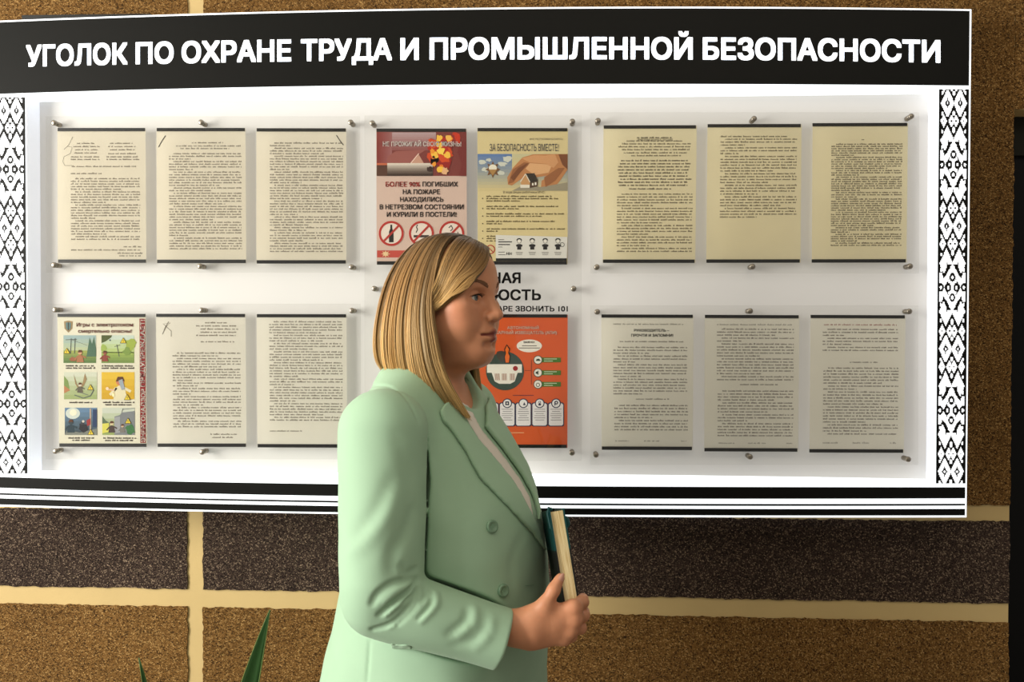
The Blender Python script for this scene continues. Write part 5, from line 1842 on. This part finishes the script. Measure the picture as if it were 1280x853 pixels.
# locks: strands gathered in clumps, each clump with its own tone, lift and length
NCL = 150
cl_s = np.concatenate([hr.uniform(0, 1.0, 48), hr.uniform(1.0, 3.2, 46), hr.uniform(3.2, len(GK) - 1, NCL - 80)])
for ci, cs in enumerate(cl_s):
    tone = hr.choice([0.45, 0.66, 0.9, 1.12, 1.35], p=[0.16, 0.22, 0.26, 0.22, 0.14])
    lift = hr.uniform(-0.35, 0.35); cutc = hr.uniform(0.93, 1.0); width = hr.uniform(0.018, 0.05)
    ph, am = hr.uniform(0, 6.28), hr.uniform(0.0006, 0.0030)
    fr_ = hr.uniform(2.0, 5.0); dirn = hr.normal(size=3); dirn /= np.linalg.norm(dirn)
    if cs < 1.05:
        tone *= 0.78
    for _ in range(22):
        s = min(max(cs + hr.normal() * width, 0.0), len(GK) - 1)
        lay = min(1, max(0, hr.uniform(0, 1) ** 0.7 + lift * 0.6))
        P_ = spline(flip(guide(s)), 22); t = np.linspace(0, 1, 22)
        le = 0.5 + (lay - 0.5) * np.minimum(1, t * 2.2); k = 0.955 + 0.050 * le
        P_ = CH + (P_ - CH) * np.stack([k, k, 0.97 + 0.034 * le], -1)
        d2 = hr.normal(size=3) * 0.0007
        P_ = P_ + (np.sin(t * fr_ + ph) * am * t)[:, None] * dirn + t[:, None] ** 2 * d2 * 2
        cut = cutc * hr.uniform(0.965, 1.0) if s > 1.2 else hr.uniform(0.82, 1.0)
        P_ = np.stack([np.interp(t * cut, t, P_[:, q]) for q in range(3)], -1)
        rad = hr.uniform(0.0005, 0.0011) * np.concatenate([np.linspace(0.85, 1.0, 14), np.linspace(1.0, 0.22, 8)])
        strands.append((P_, rad, tone * hr.uniform(0.88, 1.12), 0.0030 + 0.0050 * lay + (0.002 if s < 1 else 0)))
strands = keep_out(strands)
strand_mesh('hair', strands, M_HAIR)

# ------------------------------------------------------------------ the book in her hand
def book():
    top = at_depth(695.5, 637, 1.487); bot = at_depth(717.5, 772, 1.452)
    up = (top - bot).normalized(); Hh = 0.184
    away = Vector((-math.sin(math.radians(9)), math.cos(math.radians(9)), 0.0)); away = (away - up * away.dot(up)).normalized()
    side = away.cross(up).normalized()                     # to the right of the photo
    t = thing('notebook', 'black and teal hardback notebook with cream pages gripped upright in the woman\'s hand', 'notebook', tuple(top - up * Hh))
    C0 = top - up * Hh / 2
    Wd, Th = 0.116, 0.0255
    rot = Matrix((side, away, up)).transposed()
    M_PG = plain('cream_page_block', (226, 200, 142), 0.7, 0.15)
    N, L = M_PG.node_tree.nodes, M_PG.node_tree.links
    tc = N.new('ShaderNodeTexCoord'); wv = N.new('ShaderNodeTexNoise'); mp = N.new('ShaderNodeMapping'); vr = N.new('ShaderNodeValToRGB')
    mp.inputs['Scale'].default_value = (420, 420, 5); L.new(tc.outputs['Object'], mp.inputs[0]); L.new(mp.outputs[0], wv.inputs['Vector'])
    vr.color_ramp.elements[0].color = (*lin((196, 160, 96)), 1); vr.color_ramp.elements[1].color = (*lin((240, 222, 174)), 1)
    vr.color_ramp.elements[0].position = 0.3; vr.color_ramp.elements[1].position = 0.6
    L.new(wv.outputs['Fac'], vr.inputs[0]); L.new(vr.outputs[0], N['Principled BSDF'].inputs['Base Color'])
    M_BK = plain('black_cover', (20, 20, 19), 0.5, 0.3); M_TL = plain('teal_cover', (6, 66, 66), 0.45, 0.35); M_RD = plain('dark_red_endpaper', (110, 30, 26), 0.6, 0.2)
    mbk = MB(); mbk.box((0, 0, 0), (Th / 2 - 0.002, Wd / 2 - 0.003, Hh / 2 - 0.003), M_PG); o = mbk.build('page_block', t); o.matrix_basis = Matrix.Translation(C0 + away * Wd / 2) @ rot.to_4x4()
    for s in (-1, 1):
        mbk = MB()
        c = C0 + side * (s * (Th / 2 - 0.0008)) + away * Wd / 2
        mbk.box(c - up * 0.0337, (0.0013, Wd / 2, Hh / 2 - 0.0337), M_BK, rot)
        mbk.box(c + up * (Hh / 2 - 0.0337), (0.00135, Wd / 2 + 0.0002, 0.0337), M_TL, rot)
        mbk.build('cover', t)
    mbk = MB(); mbk.box(C0 + away * (Wd + 0.0006), (Th / 2 + 0.0005, 0.0012, Hh / 2), M_BK, rot); mbk.build('spine', t)
    mbk = MB(); mbk.box(C0 + away * Wd / 2 - up * (Hh / 2 - 0.0036), (Th / 2 - 0.001, Wd / 2 - 0.001, 0.0008), M_RD, rot); mbk.build('endpaper', t)
    # teal elastic with its folded-over ends
    mbk = MB()
    e = C0 + up * (Hh / 2)
    pts = [e + side * (-Th / 2 - 0.001) + away * 0.004 - up * 0.03, e + side * (-Th / 2 - 0.0022) + away * 0.004 - up * 0.004, e + side * (-Th / 2 + 0.001) + away * 0.004 + up * 0.0042, e + side * (-Th / 2 + 0.006) + away * 0.006 + up * 0.0005]
    mbk.tube(pts, 0.0028, M_TL, 8); mbk.build('elastic_band', t, True)
    mbk = MB()
    q = e + side * (Th / 2 + 0.0012) + away * 0.006
    mbk.tube([q - up * 0.014, q - up * 0.020 + side * 0.0026, q - up * 0.027 + side * 0.0030, q - up * 0.033 + side * 0.0004], [0.0022, 0.0034, 0.0034, 0.0018], M_TL, 8); mbk.build('ribbon_tab', t, True)
    return t


book()
# nail of the thumb
nb_ = MB()
tp, td = Vector(THUMB[3]), (Vector(THUMB[3]) - Vector(THUMB[2])).normalized()
toc = (camB - tp).normalized(); toc = (toc - td * toc.dot(td)).normalized(); sd = td.cross(toc)
rows = []
for i in range(7):
    u = i / 6
    rows.append([tp + td * (-0.006 + 0.0125 * u) + (toc * math.cos(a) + sd * math.sin(a)) * (0.0088 - 0.0022 * u * u) * 1.0 for a in np.linspace(-0.55, 0.55, 7) * (1 - 0.5 * max(0, u - 0.6) / 0.4) + 0.3])
nb_.grid(rows, M_NAIL); o = nb_.build('thumbnail', None, True); o.parent = woman

# ------------------------------------------------------------------ potted plant in front of the wall
pl = at_depth(228, 853, 1.74)
plant = thing('potted_plant', 'potted plant with stiff dark green sword leaves, tips showing at the lower left', 'plant', (pl.x, pl.y, 0))
M_LEAF = plain('dark_green_leaf', (36, 74, 30), 0.38, 0.5, noise=0.25, nscale=18)
M_LEAF2 = plain('leaf_edge', (92, 112, 56), 0.45, 0.4)
M_POT = plain('terracotta_pot', (150, 86, 58), 0.8, 0.2, noise=0.08, nscale=20); M_SOIL = plain('soil', (44, 32, 24), 0.95, 0.05, noise=0.3, nscale=60)
mbp = MB(); o0 = Vector((pl.x, pl.y, 0))
mbp.lathe([(0.0, 0.0), (0.115, 0.0), (0.122, 0.012), (0.150, 0.23), (0.162, 0.235), (0.164, 0.268), (0.150, 0.270), (0.144, 0.235), (0.0, 0.228)], o0, (0, 0, 1), M_POT, 36); mbp.build('pot', plant, True)
mbp = MB(); mbp.lathe([(0.143, 0.234), (0.09, 0.243), (0.0, 0.246)], o0, (0, 0, 1), M_SOIL, 30); mbp.build('soil', plant, True)


def leaf(basep, tip, width, bow):
    mbl = MB(); basep, tip = Vector(basep), Vector(tip)
    ax = tip - basep; dv = CAM - basep; sdv = ax.cross(dv).normalized(); nv = sdv.cross(ax).normalized()
    rows = []
    for i in range(25):
        u = i / 24
        w = width * (0.45 + 0.55 * math.sin(min(1, u / 0.55) * PI / 2)) * (1 if u < 0.55 else max(0.0, 1 - ((u - 0.55) / 0.45) ** 1.7)) + 0.0004
        c = basep + ax * u + sdv * bow * math.sin(u * PI * 0.9) * u
        rows.append([c + sdv * w * q + nv * (0.35 * w * abs(q) ** 1.5) + nv * (0.0012 if r_ == 0 else 0) for q, r_ in ((-1, 0), (-0.9, 0), (-0.45, 0), (0, 0), (0.45, 0), (0.9, 0), (1, 0))])
    mbl.grid([r[1:6] for r in rows], M_LEAF); mbl.grid([r[:2] for r in rows], M_LEAF2); mbl.grid([r[5:] for r in rows], M_LEAF2)
    lo = mbl.build('leaf', plant, True)
    md = lo.modifiers.new('thickness', 'SOLIDIFY'); md.thickness = 0.0015
    return lo


bz = o0 + Vector((0, 0, 0.236))
leaf(bz + Vector((0.012, 0.0, 0)), at_depth(340.5, 763, 1.66), 0.026, -0.015)
leaf(bz + Vector((-0.03, 0.01, 0)), at_depth(167, 824, 1.70), 0.013, 0.03)
for dx, dy, tz, ww in ((-0.09, -0.10, 0.70, 0.018), (0.05, -0.12, 0.66, 0.02), (0.02, 0.10, 0.72, 0.02), (-0.14, 0.05, 0.62, 0.017), (0.07, 0.06, 0.60, 0.018), (-0.05, -0.05, 0.74, 0.020)):
    leaf(bz + Vector((dx * 0.25, dy * 0.25, 0)), bz + Vector((dx * 1.3, dy * 1.3, tz - 0.236)), ww, 0.01)
